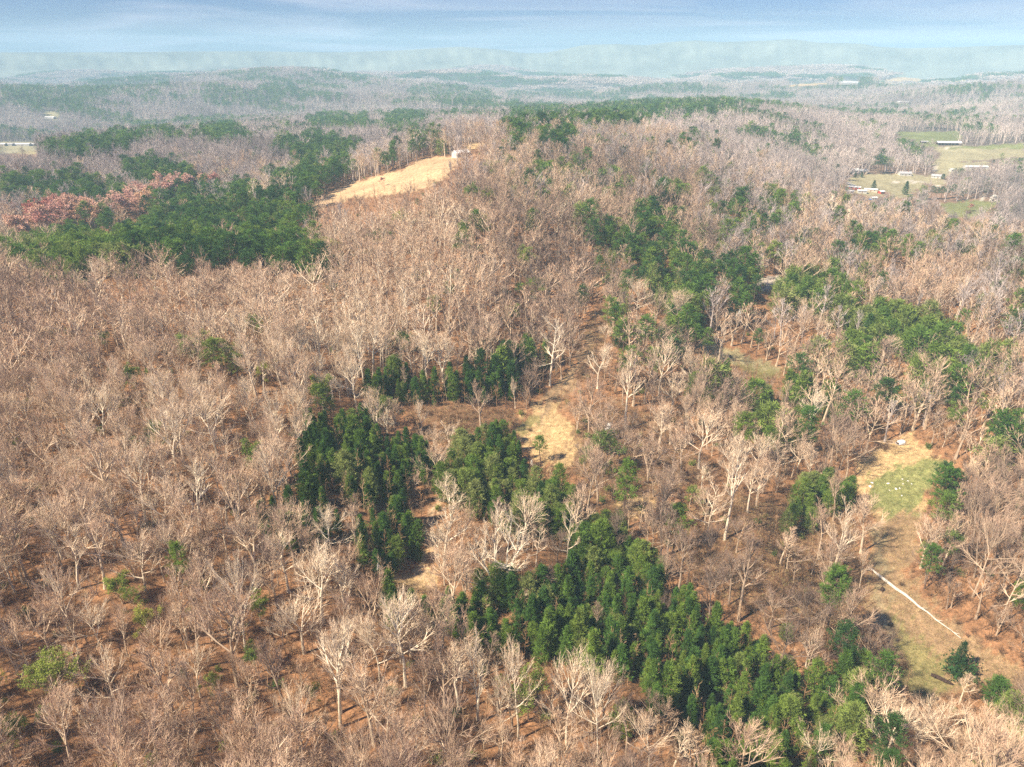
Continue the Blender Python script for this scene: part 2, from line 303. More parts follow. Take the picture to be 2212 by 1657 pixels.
# ------------------------------------------------------------------ open ground: outline, colour, how bare (1 = no tree at all)
STRAW, GOLD, GREEN, OLIVE, PALE, SAND, BRUSH, DIRT = (.46, .335, .17), (.46, .335, .19), (.15, .18, .06), (.20, .18, .07), (.30, .28, .16), (.50, .45, .38), (.165, .095, .055), (.25, .175, .10)
OPEN = [
    (cv('D', [(628, 452), (690, 430), (760, 395), (830, 378), (880, 362), (905, 343), (1000, 336), (1000, 345), (985, 360), (965, 380), (930, 405), (890, 415), (840, 422), (760, 430), (690, 450)]), GOLD, 1),
    (cv('D', [(1108, 920), (1150, 885), (1172, 862), (1195, 870), (1240, 920), (1258, 960), (1245, 1000), (1215, 1020), (1160, 1000), (1130, 960)]), STRAW, 1),
    (cv('D', [(1108, 922), (1145, 892), (1160, 900), (1150, 930), (1125, 945)]), OLIVE, 1),
    (cv('D', [(870, 885), (1000, 870), (1105, 890), (1120, 920), (1040, 925), (1020, 960), (940, 955)]), BRUSH, .9),
    (cv('D', [(1180, 860), (1230, 800), (1260, 700), (1300, 640), (1320, 700), (1290, 780), (1240, 840), (1215, 870)]), BRUSH, .85),
    (cv('D', [(1240, 880), (1330, 860), (1420, 900), (1560, 1020), (1460, 1060), (1330, 1130), (1260, 1070), (1240, 1000)]), BRUSH, .55),
    (cv('D', [(1330, 1080), (1380, 1060), (1430, 1090), (1400, 1120), (1350, 1120)]), STRAW, .8),
    (cv('D', [(1400, 1120), (1560, 1060), (1850, 1130), (1880, 1300), (1830, 1400), (1700, 1380), (1560, 1290), (1470, 1230)]), BRUSH, .55),
    (cv('D', [(895, 1235), (905, 1215), (918, 1160), (925, 1110), (942, 1120), (940, 1200), (935, 1240), (965, 1275), (900, 1280), (830, 1262), (840, 1245)]), STRAW, 1),
    (cv('D', [(940, 1262), (1010, 1285), (1090, 1300), (1060, 1320), (990, 1300), (930, 1285)]), BRUSH, .55),
    (cv('D', [(1848, 1000), (1900, 960), (1960, 935), (2010, 985), (2060, 1000), (2010, 1050), (1990, 1110), (1900, 1125), (1850, 1080)]), STRAW, 1),
    (cv('D', [(1870, 1040), (1930, 1010), (2000, 990), (2050, 995), (2000, 1060), (1985, 1105), (1910, 1115), (1875, 1075)]), GREEN, 1),
    (cv('D', [(1885, 1120), (1990, 1105), (1985, 1180), (1960, 1230), (1990, 1280), (2080, 1370), (2212, 1440), (2230, 1500), (2130, 1480), (2000, 1515), (1900, 1470), (1930, 1400), (1880, 1340), (1870, 1260)]), DIRT, 1),
    (cv('D', [(1915, 1310), (1945, 1330), (1990, 1385), (2050, 1430), (2060, 1480), (2000, 1510), (1920, 1480), (1950, 1420)]), OLIVE, 1),
    (cv('D', [(1520, 738), (1600, 762), (1695, 800), (1690, 818), (1620, 800), (1530, 772), (1500, 750)]), PALE, 1),
    (cv('D', [(1575, 785), (1660, 795), (1700, 815), (1640, 820)]), OLIVE, 1),
    (cv('D', [(1635, 602), (1690, 596), (1700, 612), (1665, 628), (1640, 615)]), SAND, 1),
    (cv('f', [(770, 150), (1100, 142), (1500, 140), (1520, 240), (1280, 250), (1060, 260), (850, 200)]), GREEN, 1), (cv('f', [(980, 250), (1280, 270), (1240, 320), (1120, 300)]), GREEN, 1),
    (cv('f', [(1200, 300), (1500, 292), (1700, 300), (2230, 265), (2230, 420), (1900, 440), (1500, 480), (1360, 560), (1350, 680), (1200, 520), (1290, 400)]), PALE, 1),
    (cv('f', [(1280, 320), (1700, 300), (2230, 268), (2230, 330), (1700, 335)]), GREEN, 1),
    (cv('f', [(1360, 490), (1800, 470), (1820, 560), (1500, 600), (1360, 640)]), PALE, .9),
    (cv('f', [(200, 690), (300, 640), (560, 610), (960, 605), (1180, 630), (1360, 690), (1310, 745), (1560, 740), (1430, 765), (1100, 720), (1050, 790), (840, 900), (720, 840), (620, 780), (660, 850), (450, 850), (220, 800)]), PALE, 1),
    (cv('f', [(450, 850), (620, 840), (600, 920), (450, 930)]), DIRT, 1),
    (cv('f', [(1260, 930), (1720, 905), (1960, 900), (1900, 950), (1760, 1060), (1600, 1090), (1330, 1060)]), GREEN, 1),
    (cv('h', [(-50, 650), (490, 650), (540, 780), (480, 830), (250, 810), (-50, 810)]), PALE, 1), (cv('h', [(610, 235), (810, 235), (810, 330), (620, 330)]), PALE, 1),
    (cv('b', [(1560, 352), (1700, 325), (1990, 328), (1960, 350), (1640, 360)]), STRAW, 1), (cv('b', [(1190, 365), (1360, 350), (1370, 362), (1200, 372)]), STRAW, 1), (cv('b', [(1430, 348), (1500, 348), (1500, 362), (1430, 362)]), SAND, 1),
    (cv('b', [(520, 333), (730, 338), (730, 348), (520, 345)]), SAND, .9), (cv('g', [(1220, 560), (1480, 545), (1700, 545), (1480, 590), (1250, 690), (1180, 760), (1190, 660)]), STRAW, 1),
    (cv('g', [(1100, 480), (1260, 480), (1250, 540), (1110, 540)]), PALE, 1), (cv('g', [(1500, 440), (1700, 440), (1700, 560), (1500, 560)]), PALE, .8),
]
TRACKS = [  # middle line, half width, colour
    ([(1172, 905), (1178, 870), (1195, 850), (1222, 830), (1245, 795), (1262, 760), (1278, 732)], 9.0, DIRT),
    ([(1230, 880), (1212, 868), (1232, 835), (1252, 800)], 3.0, DIRT),
    ([(932, 1100), (938, 1165), (928, 1210), (914, 1245), (928, 1270)], 9.0, (.40, .29, .18)),
    (cv('f', [(760, 695), (930, 690), (1120, 712), (1310, 742)]), 1.3, SAND), (cv('f', [(1280, 325), (1400, 312), (1520, 296)]), 1.2, SAND), (cv('f', [(215, 690), (310, 740), (380, 780)]), 1.8, (.30, .30, .31)),
    (cv('f', [(1225, 520), (1210, 590)]), 2.0, SAND), (cv('f', [(1765, 900), (1790, 760), (1830, 660)]), 1.2, SAND), (cv('g', [(1200, 670), (1240, 640), (1265, 600)]), 1.2, SAND), (cv('g', [(1440, 560), (1700, 545)]), 1.2, SAND),
    ([(1895, 1150), (1905, 1230), (1900, 1300), (1925, 1390)], 10.0, (.26, .205, .115)),
]


# ------------------------------------------------------------------ materials
def mat(name, rough=.9):
    m = bpy.data.materials.new(name)
    m.use_nodes = True
    b = m.node_tree.nodes['Principled BSDF']
    b.inputs['Roughness'].default_value = rough
    b.inputs['Specular IOR Level'].default_value = .15
    return m, m.node_tree, b


def ramp(t, stops):
    r = N(t, 'ShaderNodeValToRGB')
    e = r.color_ramp.elements
    while len(e) < len(stops):
        e.new(.5)
    for k, (p, c) in enumerate(stops):
        e[k].position = p
        e[k].color = (*c, 1)
    return r


def tinted(name, stops, var=.25, scale=.8, rough=.9, translucent=0.0):
    """Colour by the plant's own tint (a number that each plant carries), with a little unevenness over it."""
    m, t, b = mat(name, rough)
    a = N(t, 'ShaderNodeAttribute', attribute_type='INSTANCER', attribute_name='tint')
    r = ramp(t, stops)
    t.links.new(a.outputs['Fac'], r.inputs[0])
    geo = N(t, 'ShaderNodeTexCoord')
    n = N(t, 'ShaderNodeTexNoise'); n.inputs['Scale'].default_value = scale; n.inputs['Detail'].default_value = 3
    t.links.new(geo.outputs['Object'], n.inputs['Vector'])
    mp = N(t, 'ShaderNodeMapRange'); mp.inputs[1].default_value = .3; mp.inputs[2].default_value = .7
    mp.inputs[3].default_value = 1 - var; mp.inputs[4].default_value = 1 + var
    t.links.new(n.outputs['Fac'], mp.inputs[0])
    mu = N(t, 'ShaderNodeMix', data_type='RGBA', blend_type='MULTIPLY'); mu.inputs[0].default_value = 1
    t.links.new(r.outputs[0], mu.inputs[6]); t.links.new(mp.outputs[0], mu.inputs[7])
    t.links.new(mu.outputs[2], b.inputs['Base Color'])
    if translucent:
        tr, ms = N(t, 'ShaderNodeBsdfTranslucent'), N(t, 'ShaderNodeMixShader')
        ms.inputs[0].default_value = translucent
        t.links.new(mu.outputs[2], tr.inputs['Color'])
        t.links.new(b.outputs[0], ms.inputs[1]); t.links.new(tr.outputs[0], ms.inputs[2])
        t.links.new(ms.outputs[0], t.nodes['Material Output'].inputs['Surface'])
    return m


def plain(name, c, rough=.8, var=.12, scale=1.0, metal=0):
    m, t, b = mat(name, rough)
    geo = N(t, 'ShaderNodeTexCoord')
    n = N(t, 'ShaderNodeTexNoise'); n.inputs['Scale'].default_value = scale; n.inputs['Detail'].default_value = 5
    t.links.new(geo.outputs['Object'], n.inputs['Vector'])
    r = ramp(t, [(.3, tuple(x * (1 - var) for x in c)), (.7, tuple(min(1, x * (1 + var)) for x in c))])
    t.links.new(n.outputs['Fac'], r.inputs[0])
    t.links.new(r.outputs[0], b.inputs['Base Color'])
    b.inputs['Metallic'].default_value = metal
    return m


M_BARK = tinted('pale_bark', [(0, (.20, .15, .12)), (.5, (.52, .40, .285)), (1, (.74, .66, .52))], .25, .6)
M_TWIG = tinted('winter_twigs', [(0, (.15, .105, .085)), (.3, (.34, .24, .185)), (.55, (.60, .42, .29)), (1, (.74, .60, .43))], .2, .4)
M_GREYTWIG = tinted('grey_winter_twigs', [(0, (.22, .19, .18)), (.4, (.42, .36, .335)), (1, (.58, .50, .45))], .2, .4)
M_PINEBARK = plain('pine_bark', (.15, .10, .075), .95, .3, .8)
M_NEEDLE = tinted('pine_needles', [(0, (.036, .090, .030)), (.4, (.095, .195, .036)), (.7, (.18, .27, .045)), (1, (.26, .30, .10))], .5, .7, translucent=.3)
M_LEAF = tinted('new_leaves', [(0, (.09, .15, .04)), (.5, (.20, .28, .055)), (1, (.36, .38, .08))], .35, .5, translucent=.3)
M_RED = tinted('maple_bloom', [(0, (.40, .13, .10)), (.5, (.58, .36, .30)), (1, (.64, .40, .22))], .25, .5)
M_WHITE = tinted('white_bloom', [(0, (.62, .58, .50)), (1, (.85, .84, .80))], .15, .6)
M_BRUSH = tinted('brush_stems', [(0, (.13, .08, .05)), (.5, (.32, .19, .105)), (1, (.48, .34, .21))], .3, .5)


# ------------------------------------------------------------------ mesh helper
class MB:
    def __init__(s):
        s.v, s.f, s.m = [], [], []

    def tube(s, pts, rad, sides, mi=0, cap=False):
        pts = np.asarray(pts, float)
        n = len(pts)
        d = np.gradient(pts, axis=0)
        d /= np.linalg.norm(d, axis=1)[:, None] + 1e-9
        ref = np.array([.31, .95, .05]) if abs(d[0][1]) < .8 else np.array([1., .1, .2])
        base = len(s.v)
        for i in range(n):
            a = np.cross(d[i], ref); a /= np.linalg.norm(a)
            b = np.cross(d[i], a)
            for k in range(sides):
                t = 2 * math.pi * k / sides
                s.v.append(tuple(pts[i] + rad[i] * (math.cos(t) * a + math.sin(t) * b)))
        for i in range(n - 1):
            for k in range(sides):
                q = (k + 1) % sides
                s.f.append((base + i * sides + k, base + i * sides + q, base + (i + 1) * sides + q, base + (i + 1) * sides + k)); s.m.append(mi)
        if cap:
            for i in (0, n - 1):
                s.f.append(tuple(base + i * sides + k for k in range(sides))); s.m.append(mi)

    def sliver(s, p, q, wv, mi=0):
        b = len(s.v)
        s.v += [tuple(p - wv), tuple(p + wv), tuple(q)]
        s.f.append((b, b + 1, b + 2)); s.m.append(mi)

    def ribbon(s, pts, w, wv, mi=0):
        b = len(s.v)
        n = len(pts)
        for i, p in enumerate(pts):
            k = w * (1 - .75 * i / (n - 1))
            s.v += [tuple(p - wv * k), tuple(p + wv * k)]
        for i in range(n - 1):
            s.f.append((b + 2 * i, b + 2 * i + 1, b + 2 * i + 3, b + 2 * i + 2)); s.m.append(mi)

    def box(s, x0, x1, y0, y1, z0, z1, mi=0):
        b = len(s.v)
        s.v += [(x0, y0, z0), (x1, y0, z0), (x1, y1, z0), (x0, y1, z0), (x0, y0, z1), (x1, y0, z1), (x1, y1, z1), (x0, y1, z1)]
        for f in ((0, 3, 2, 1), (4, 5, 6, 7), (0, 1, 5, 4), (1, 2, 6, 5), (2, 3, 7, 6), (3, 0, 4, 7)):
            s.f.append(tuple(b + i for i in f)); s.m.append(mi)

    def add(s, o, off=(0, 0, 0), sc=1.0, rz=0.0, mo=0):
        b = len(s.v)
        c, k = math.cos(rz), math.sin(rz)
        s.v += [(off[0] + sc * (x * c - y * k), off[1] + sc * (x * k + y * c), off[2] + sc * z) for x, y, z in o.v]
        s.f += [tuple(b + i for i in f) for f in o.f]
        s.m += [x + mo for x in o.m]

    def mesh(s, name, mats, smooth=False):
        me = bpy.data.meshes.new(name)
        me.from_pydata(s.v, [], s.f)
        for m in mats:
            me.materials.append(m)
        if len(mats) > 1:
            me.polygons.foreach_set('material_index', s.m)
        if smooth:
            me.polygons.foreach_set('use_smooth', [True] * len(s.f))
        me.update()
        return me


def unit(v):
    return v / (np.linalg.norm(v) + 1e-9)


def rnd_perp(g, d):
    a = g.normal(size=3)
    a -= d * (a @ d)
    return unit(a)


def bend(g, d, ang):
    return unit(d * math.cos(ang) + rnd_perp(g, d) * math.sin(ang))


# ------------------------------------------------------------------ leafless trees
FORMS = {  # clear trunk, scaffold count, lowest and highest elevation of scaffolds, spread, fork, up-curve
    'vase':   dict(clear=.36, n=11, lo=42, hi=80, spread=.36, stems=1, up=.09, lead=.74),
    'broad':  dict(clear=.30, n=12, lo=24, hi=74, spread=.42, stems=1, up=.09, lead=.66),
    'round':  dict(clear=.34, n=16, lo=10, hi=80, spread=.38, stems=1, up=.05, lead=.66),
    'narrow': dict(clear=.42, n=12, lo=46, hi=76, spread=.22, stems=1, up=.10, lead=.88),
    'fork':   dict(clear=.30, n=12, lo=42, hi=78, spread=.30, stems=2, up=.10, lead=.78),
    'multi':  dict(clear=.14, n=20, lo=22, hi=72, spread=.30, stems=4, up=.09, lead=.80),
    'solo':   dict(clear=.38, n=11, lo=4, hi=58, spread=.24, stems=1, up=.05, lead=.94),
}


def grow(seed, form, lod=0, leaf=None):
    """A bare tree 20 m tall: trunk and crown. lod 0 = every twig; 1, 2 = fewer and stouter twigs, for trees seen small."""
    g = np.random.RandomState(seed)
    F = FORMS[form]
    H = 20.0
    T, C = MB(), MB()
    tips = []
    kid1, kid2, kid3 = ((7, 5, 4), (4, 3, 3), (3, 2, 0))[lod]
    fat = (1.0, 2.2, 3.8)[lod]

    def path(p, d, L, n, wob, up):
        pts = [p]
        for i in range(n):
            d = unit(d + g.normal(size=3) * wob + np.array([0, 0, up]))
            pts.append(pts[-1] + d * (L / n))
        return np.array(pts), d

    def twig(p, d, L):
        e = p + d * L
        C.sliver(p, e, rnd_perp(g, d) * .017 * fat, 1)
        tips.append(e)

    def small(p, d, L, r):
        pts, dd = path(p, d, L, 2, .11, .10)
        C.ribbon(pts, max(r, .024 * fat), rnd_perp(g, d), 1)
        tips.append(pts[-1])
        for k in range(kid3):
            t = g.uniform(.15, 1.0)
            q = pts[0] + (pts[1] - pts[0]) * t * 2 if t < .5 else pts[1] + (pts[2] - pts[1]) * (t * 2 - 1)
            twig(q, unit(bend(g, unit(pts[2] - pts[0]), g.uniform(.2, .6)) + np.array([0, 0, .12])), L * g.uniform(.4, .75))

    def mid(p, d, L, r):
        n = 3 if lod == 0 else 2
        pts, dd = path(p, d, L, n, .09, .08)
        r = max(r, .045)
        rr = np.linspace(r, r * .4, n + 1)
        if lod == 0:
            C.tube(pts, rr, 3, 0)
        else:
            C.ribbon(pts, max(r, .06) * (1.15 if lod == 1 else 1.7), rnd_perp(g, d), 0)
        for k in range(kid2):
            t = .25 + .75 * (k + g.uniform(.2, .8)) / kid2
            i = min(int(t * n), n - 1)
            q = pts[i] + (pts[i + 1] - pts[i]) * (t * n - i)
            dd2 = unit(pts[i + 1] - pts[i])
            small(q, unit(bend(g, dd2, g.uniform(.25, .6)) + np.array([0, 0, .10])), L * g.uniform(.45, .68) * (1.2 - .5 * t), r * .45)

    def limb(p, d, L, r):
        n = 5 if lod == 0 else 3
        pts, dd = path(p, d, L, n, .075, F['up'])
        C.tube(pts, np.linspace(r, r * .38, n + 1), (4, 3, 3)[lod], 0)
        for k in range(kid1):
            t = .22 + .78 * (k + g.uniform(.2, .8)) / kid1
            i = min(int(t * n), n - 1)
            q = pts[i] + (pts[i + 1] - pts[i]) * (t * n - i)
            dd2 = unit(pts[i + 1] - pts[i])
            mid(q, unit(bend(g, dd2, g.uniform(.35, .65)) + np.array([0, 0, .1])), L * g.uniform(.42, .6) * (1.15 - .45 * t), r * (1 - .6 * t) * .66)
        mid(pts[-1], dd, L * .3, r * .35)

    S = F['stems']
    ns = int(F['n'] * (1, .85, .6)[lod])
    az = g.uniform(0, 6.28)
    r0 = .33 if S == 1 else .25
    if S > 1 and form != 'multi':
        pts, d0 = path(np.array([0, 0, -.6]), np.array([0, 0, 1.]), H * F['clear'] * .8 + .6, 4, .03, .02)
        T.tube(pts, np.linspace(.36, .28, 5), (7, 5, 3)[lod], 0)
        root = pts[-1]
    else:
        root = np.array([0, 0, -.6])
    for s in range(S):
        if S == 1:
            d = unit(np.array([g.normal() * .04, g.normal() * .04, 1]))
        else:
            a = az + 6.28 * s / S + g.uniform(-.4, .4)
            lean = g.uniform(.14, .34)
            d = np.array([math.cos(a) * lean, math.sin(a) * lean, 1.0])
            d = unit(d)
        L = (H * F['lead'] - root[2]) * g.uniform(.9, 1.05)
        n = 8 if lod == 0 else 5
        pts, dd = path(root, d, L, n, .045, .05)
        rr = r0 * (1 - .80 * np.linspace(0, 1, n + 1) ** 1.1)
        rr[0] *= 1.35
        T.tube(pts, rr, (7, 5, 3)[lod], 0)
        m = max(3, int(round(ns / S)))
        for k in range(m):
            f = (k + g.uniform(.1, .9)) / m
            z = F['clear'] * .95 + (1 - F['clear']) * f if S == 1 or form == 'multi' else f
            t = min(z / F['lead'], .985) if S == 1 or form == 'multi' else .15 + .83 * f
            i = min(int(t * n), n - 1)
            q = pts[i] + (pts[i + 1] - pts[i]) * (t * n - i)
            el = R(F['lo'] + (F['hi'] - F['lo']) * f + g.uniform(-12, 12))
            a = az + k * 2.4 + s * 1.7 + g.uniform(-.5, .5)
            d2 = np.array([math.cos(a) * math.cos(el), math.sin(a) * math.cos(el), math.sin(el)])
            prof = (1.0 - .45 * f) * g.uniform(.75, 1.15)
            if form == 'round':
                prof = (.75 + .9 * f * (1 - f)) * g.uniform(.85, 1.1)
            if form == 'solo':
                prof = g.uniform(.6, 1.2) * (1 - .3 * f)
            limb(q, d2, H * F['spread'] * prof * 1.2, max((.10, .12, .15)[lod], rr[i] * .68))
        limb(pts[-1], dd, H * (1 - F['lead']) * 1.1 + 1.0, .07)
    if leaf:
        n_leaf, size, mi = leaf
        tp = np.array(tips)
        for _ in range(n_leaf):
            p = tp[g.randint(len(tp))] + g.normal(size=3) * .45
            d = unit(g.normal(size=3))
            w_ = rnd_perp(g, d)
            C.sliver(p, p + d * size * g.uniform(.7, 1.4), w_ * size * .6, mi)
    return T, C


# ------------------------------------------------------------------ evergreens
def tuft(B, g, p, out, size, n, mi=0):
    for _ in range(n):
        d = unit(out * .8 + g.normal(size=3) * .6 + np.array([0, 0, .3]))
        q = p + g.normal(size=3) * size * .34
        B.sliver(q, q + d * size * g.uniform(.7, 1.3), rnd_perp(g, d) * size * g.uniform(.085, .15), mi)


def conifer(seed, kind, lod=0):
    """kind 0: tall pine, rounded top on a long trunk, 20 m; 1: young pine, full to the ground, 10 m; 2: olive cedar, rounded oval, 9 m."""
    g = np.random.RandomState(seed)
    T, C = MB(), MB()
    UP = np.array([0, 0, 1.])
    if kind == 0:
        H = 20.0
        x = np.cumsum(g.normal(size=(7, 2)) * .10, axis=0)
        tr = np.c_[x[:, 0], x[:, 1], np.linspace(-.6, H * .97, 7)]
        tr[0, :2] = 0
        T.tube(tr, np.linspace(.27, .05, 7), (7, 5, 3)[lod])
        nb = (46, 26, 12)[lod]
        for k in range(nb):
            f = (k + g.uniform(0, 1)) / nb
            z = H * (.46 + .52 * f)
            i = min(int((z + .6) / (H * .97 + .6) * 6), 5)
            c = tr[i] + (tr[i + 1] - tr[i]) * (((z + .6) / (H * .97 + .6) * 6) - i)
            a = k * 2.4 + g.uniform(-.5, .5)
            L = 3.3 * (math.sin(math.pi * (.22 + .74 * f)) ** .8) * g.uniform(.55, 1.15) + .3
            el = R(g.uniform(-2, 24) + 34 * f)
            d = np.array([math.cos(a) * math.cos(el), math.sin(a) * math.cos(el), math.sin(el)])
            e = c + d * L
            if lod < 2:
                C.ribbon(np.array([c, (c + e) / 2 + UP * .1, e]), .05, rnd_perp(g, d), 1)
            m = (7, 5, 3)[lod]
            for j in range(m):
                t = .42 + .63 * (j + g.uniform(0, 1)) / m
                p = c + d * L * t + g.normal(size=3) * np.array([.42, .42, .26]) * (.35 + .6 * t)
                tuft(C, g, p, d, (.58, .95, 2.0)[lod], (12, 8, 5)[lod])
        tuft(C, g, tr[-1], UP, .8, 10)
        return T, C
    H = 10.0 if kind == 1 else 9.0
    T.tube(np.array([[0, 0, -.5], [.05, 0, H * .5], [0, .05, H * .96]]), [.16, .10, .03], (6, 4, 3)[lod])
    nb = (100, 44, 18)[lod] if kind == 1 else (110, 46, 18)[lod]
    for k in range(nb):
        f = (k + g.uniform(0, 1)) / nb
        z = H * (.05 + .93 * f)
        a = k * 2.4 + g.uniform(-.4, .4)
        if kind == 1:
            L = (2.3 * (1 - f) ** .85 * (.5 + .5 * min(1, f * 5)) + .10) * g.uniform(.65, 1.25)
            el = R(6 + 40 * f + g.uniform(-10, 10))
        else:
            L = (2.6 * math.sin(math.pi * min(1, .16 + .8 * f)) ** .7 + .1) * g.uniform(.75, 1.15)
            el = R(18 + 34 * f + g.uniform(-12, 12))
        d = np.array([math.cos(a) * math.cos(el), math.sin(a) * math.cos(el), math.sin(el)])
        m = (4, 3, 3)[lod]
        for j in range(m):
            t = .38 + .66 * (j + g.uniform(0, 1)) / m
            p = np.array([0, 0, z]) + d * L * t + g.normal(size=3) * .16
            tuft(C, g, p, d, (.44, .74, 1.5)[lod], (12, 9, 5)[lod])
    tuft(C, g, np.array([0, 0, H * .97]), UP, .5, 8)
    return T, C


def shrub(seed, green=False):
    g = np.random.RandomState(seed)
    B = MB()
    for k in range(26):
        a, el = g.uniform(0, 6.28), g.uniform(.5, 1.45)
        d = np.array([math.cos(a) * math.cos(el), math.sin(a) * math.cos(el), math.sin(el)])
        L = g.uniform(.9, 1.9)
        p = np.array([g.normal() * .25, g.normal() * .25, -.05])
        B.ribbon(np.array([p, p + d * L * .5 + g.normal(size=3) * .08, p + d * L]), .022, rnd_perp(g, d), 0)
        for _ in range(5):
            q = p + d * L * g.uniform(.35, 1)
            e = bend(g, d, g.uniform(.4, 1.0))
            B.sliver(q, q + e * g.uniform(.35, .8), rnd_perp(g, e) * .022, 0)
        if green:
            for _ in range(14):
                q = p + d * L * g.uniform(.35, 1.05) + g.normal(size=3) * .2
                e = unit(g.normal(size=3))
                B.sliver(q, q + e * .28, rnd_perp(g, e) * .1, 1)
    return B


def sapling(seed, lod=0):
    """A thin young tree of the understorey, 8 m."""
    g = np.random.RandomState(seed)
    B = MB()
    H = 8.0
    pts = np.c_[np.cumsum(g.normal(size=5) * .16), np.cumsum(g.normal(size=5) * .16), np.linspace(-.3, H, 5)]
    B.tube(pts, [.075, .065, .05, .035, .012], 3)
    for k in range(20 if lod == 0 else 12):
        f = g.uniform(.3, .98)
        i = min(int(f * 4), 3)
        p = pts[i] + (pts[i + 1] - pts[i]) * (f * 4 - i)
        a, el = g.uniform(0, 6.28), g.uniform(.35, 1.1)
        d = np.array([math.cos(a) * math.cos(el), math.sin(a) * math.cos(el), math.sin(el)])
        L = (2.0 * (1.15 - f) + .35) * g.uniform(.7, 1.3)
        q = p + d * L * .55 + g.normal(size=3) * .1
        B.ribbon(np.array([p, q, q + unit(d + np.array([0, 0, .3])) * L * .45]), .028 if lod == 0 else .05, rnd_perp(g, d), 0)
        for _ in range(6 if lod == 0 else 3):
            s = p + (q - p) * g.uniform(.3, 1.5)
            e = unit(bend(g, d, g.uniform(.4, .9)) + np.array([0, 0, .2]))
            B.sliver(s, s + e * L * g.uniform(.3, .55), rnd_perp(g, e) * (.02 if lod == 0 else .035), 0)
    return B


# ------------------------------------------------------------------ linking and tagging
def tag(o, label=None, cat=None, group=None, kind=None):
    for k, v in (('label', label), ('category', cat), ('group', group), ('kind', kind)):
        if v:
            o[k] = v
    return o


def link(name, me, parent=None, loc=None):
    o = bpy.data.objects.new(name, me)
    COL.objects.link(o)
    if parent is not None:
        o.parent = parent
    if loc is not None:
        o.location = loc
    return o


def empty(name, loc, rz=0.0):
    o = bpy.data.objects.new(name, None)
    o.empty_display_size = 1.0
    COL.objects.link(o)
    o.location = loc
    o.rotation_euler = (0, 0, rz)
    return o


# ------------------------------------------------------------------ the land
def wobble(px, py):
    return (9 * np.sin(px / 17.0 + py / 11.0) + 7 * np.sin(px / 7.3 - py / 9.1 + 2), 8 * np.sin(px / 13.0 - py / 15.0 + 1) + 7 * np.sin(px / 8.7 + py / 6.0))


def tone(px, py, X, Y):
    """Colour of the bare ground at a spot."""
    g = np.random.RandomState(11)
    n = px.shape[0]
    col = np.tile(np.array([.26, .140, .072]), (n, 1))
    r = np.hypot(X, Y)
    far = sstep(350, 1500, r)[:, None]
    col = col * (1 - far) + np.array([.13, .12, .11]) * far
    near = np.clip(300.0 / r, .12, 1.6)
    wx, wy = wobble(px, py)
    jx, jy = px + (wx * .6 + g.normal(size=n) * 5) * near, py + (wy * .3 + g.normal(size=n) * 2.6) * near
    for poly, c, _ in OPEN:
        k = inside(poly, jx, jy)
        col[k] = np.array(c) * .82 + col[k] * .18
    for line, hw, c in TRACKS:
        k = np.clip(1.5 - seg_dist(line, jx, jy) / hw, 0, 1)[:, None]
        col = col * (1 - k) + np.array(c) * k
    return col


def polar_sheet(name, th, rr, hf, colf, mats):
    T_, R_ = np.meshgrid(th, rr)
    X, Y = (np.sin(T_) * R_).ravel(), (np.cos(T_) * R_).ravel()
    Z = hf(X, Y)
    nt_, nr = len(th), len(rr)
    me = bpy.data.meshes.new(name)
    wrap = abs((th[-1] - th[0]) - 2 * math.pi) < .2
    ii, jj = np.meshgrid(np.arange(nr - 1), np.arange(nt_ if wrap else nt_ - 1), indexing='ij')
    j2 = (jj + 1) % nt_
    q = np.stack([ii * nt_ + jj, (ii + 1) * nt_ + jj, (ii + 1) * nt_ + j2, ii * nt_ + j2], -1).reshape(-1, 4)
    me.vertices.add(len(X)); me.vertices.foreach_set('co', np.c_[X, Y, Z].ravel())
    me.loops.add(q.size); me.loops.foreach_set('vertex_index', q.ravel())
    me.polygons.add(len(q)); me.polygons.foreach_set('loop_start', np.arange(len(q)) * 4)
    try:
        me.polygons.foreach_set('loop_total', np.full(len(q), 4))
    except Exception:
        pass
    me.update(calc_edges=True)
    me.polygons.foreach_set('use_smooth', np.ones(len(q), bool))
    if colf:
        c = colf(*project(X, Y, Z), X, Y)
        at = me.color_attributes.new('ground_tint', 'FLOAT_COLOR', 'POINT')
        at.data.foreach_set('color', np.c_[c, np.ones(len(c))].ravel())
    for m in mats:
        me.materials.append(m)
    return me


m_ground, t, b = mat('leaf_litter_and_grass', 1.0)
a = N(t, 'ShaderNodeAttribute', attribute_name='ground_tint')
tcn = N(t, 'ShaderNodeTexCoord')
mult = a.outputs['Color']
for sc_, lo, hi, det in ((.035, .78, 1.2, 3), (.5, .55, 1.45, 6), (2.6, .5, 1.5, 5)):
    n = N(t, 'ShaderNodeTexNoise'); n.inputs['Scale'].default_value = sc_; n.inputs['Detail'].default_value = det; n.inputs['Roughness'].default_value = .65
    t.links.new(tcn.outputs['Object'], n.inputs['Vector'])
    mp = N(t, 'ShaderNodeMapRange'); mp.inputs[1].default_value = .3; mp.inputs[2].default_value = .7; mp.inputs[3].default_value = lo; mp.inputs[4].default_value = hi
    t.links.new(n.outputs['Fac'], mp.inputs[0])
    mu = N(t, 'ShaderNodeMix', data_type='RGBA', blend_type='MULTIPLY'); mu.inputs[0].default_value = 1
    t.links.new(mult, mu.inputs[6]); t.links.new(mp.outputs[0], mu.inputs[7])
    mult = mu.outputs[2]
t.links.new(mult, b.inputs['Base Color'])

FINE = R(43)
th = np.concatenate([np.linspace(-FINE, FINE, 420), np.linspace(FINE, 2 * math.pi - FINE, 90)[1:-1]])
rr = np.concatenate([[.5, 8, 20, 35], np.exp(np.linspace(math.log(48), math.log(7000), 480))])
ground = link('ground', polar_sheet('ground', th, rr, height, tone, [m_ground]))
tag(ground, kind='structure')

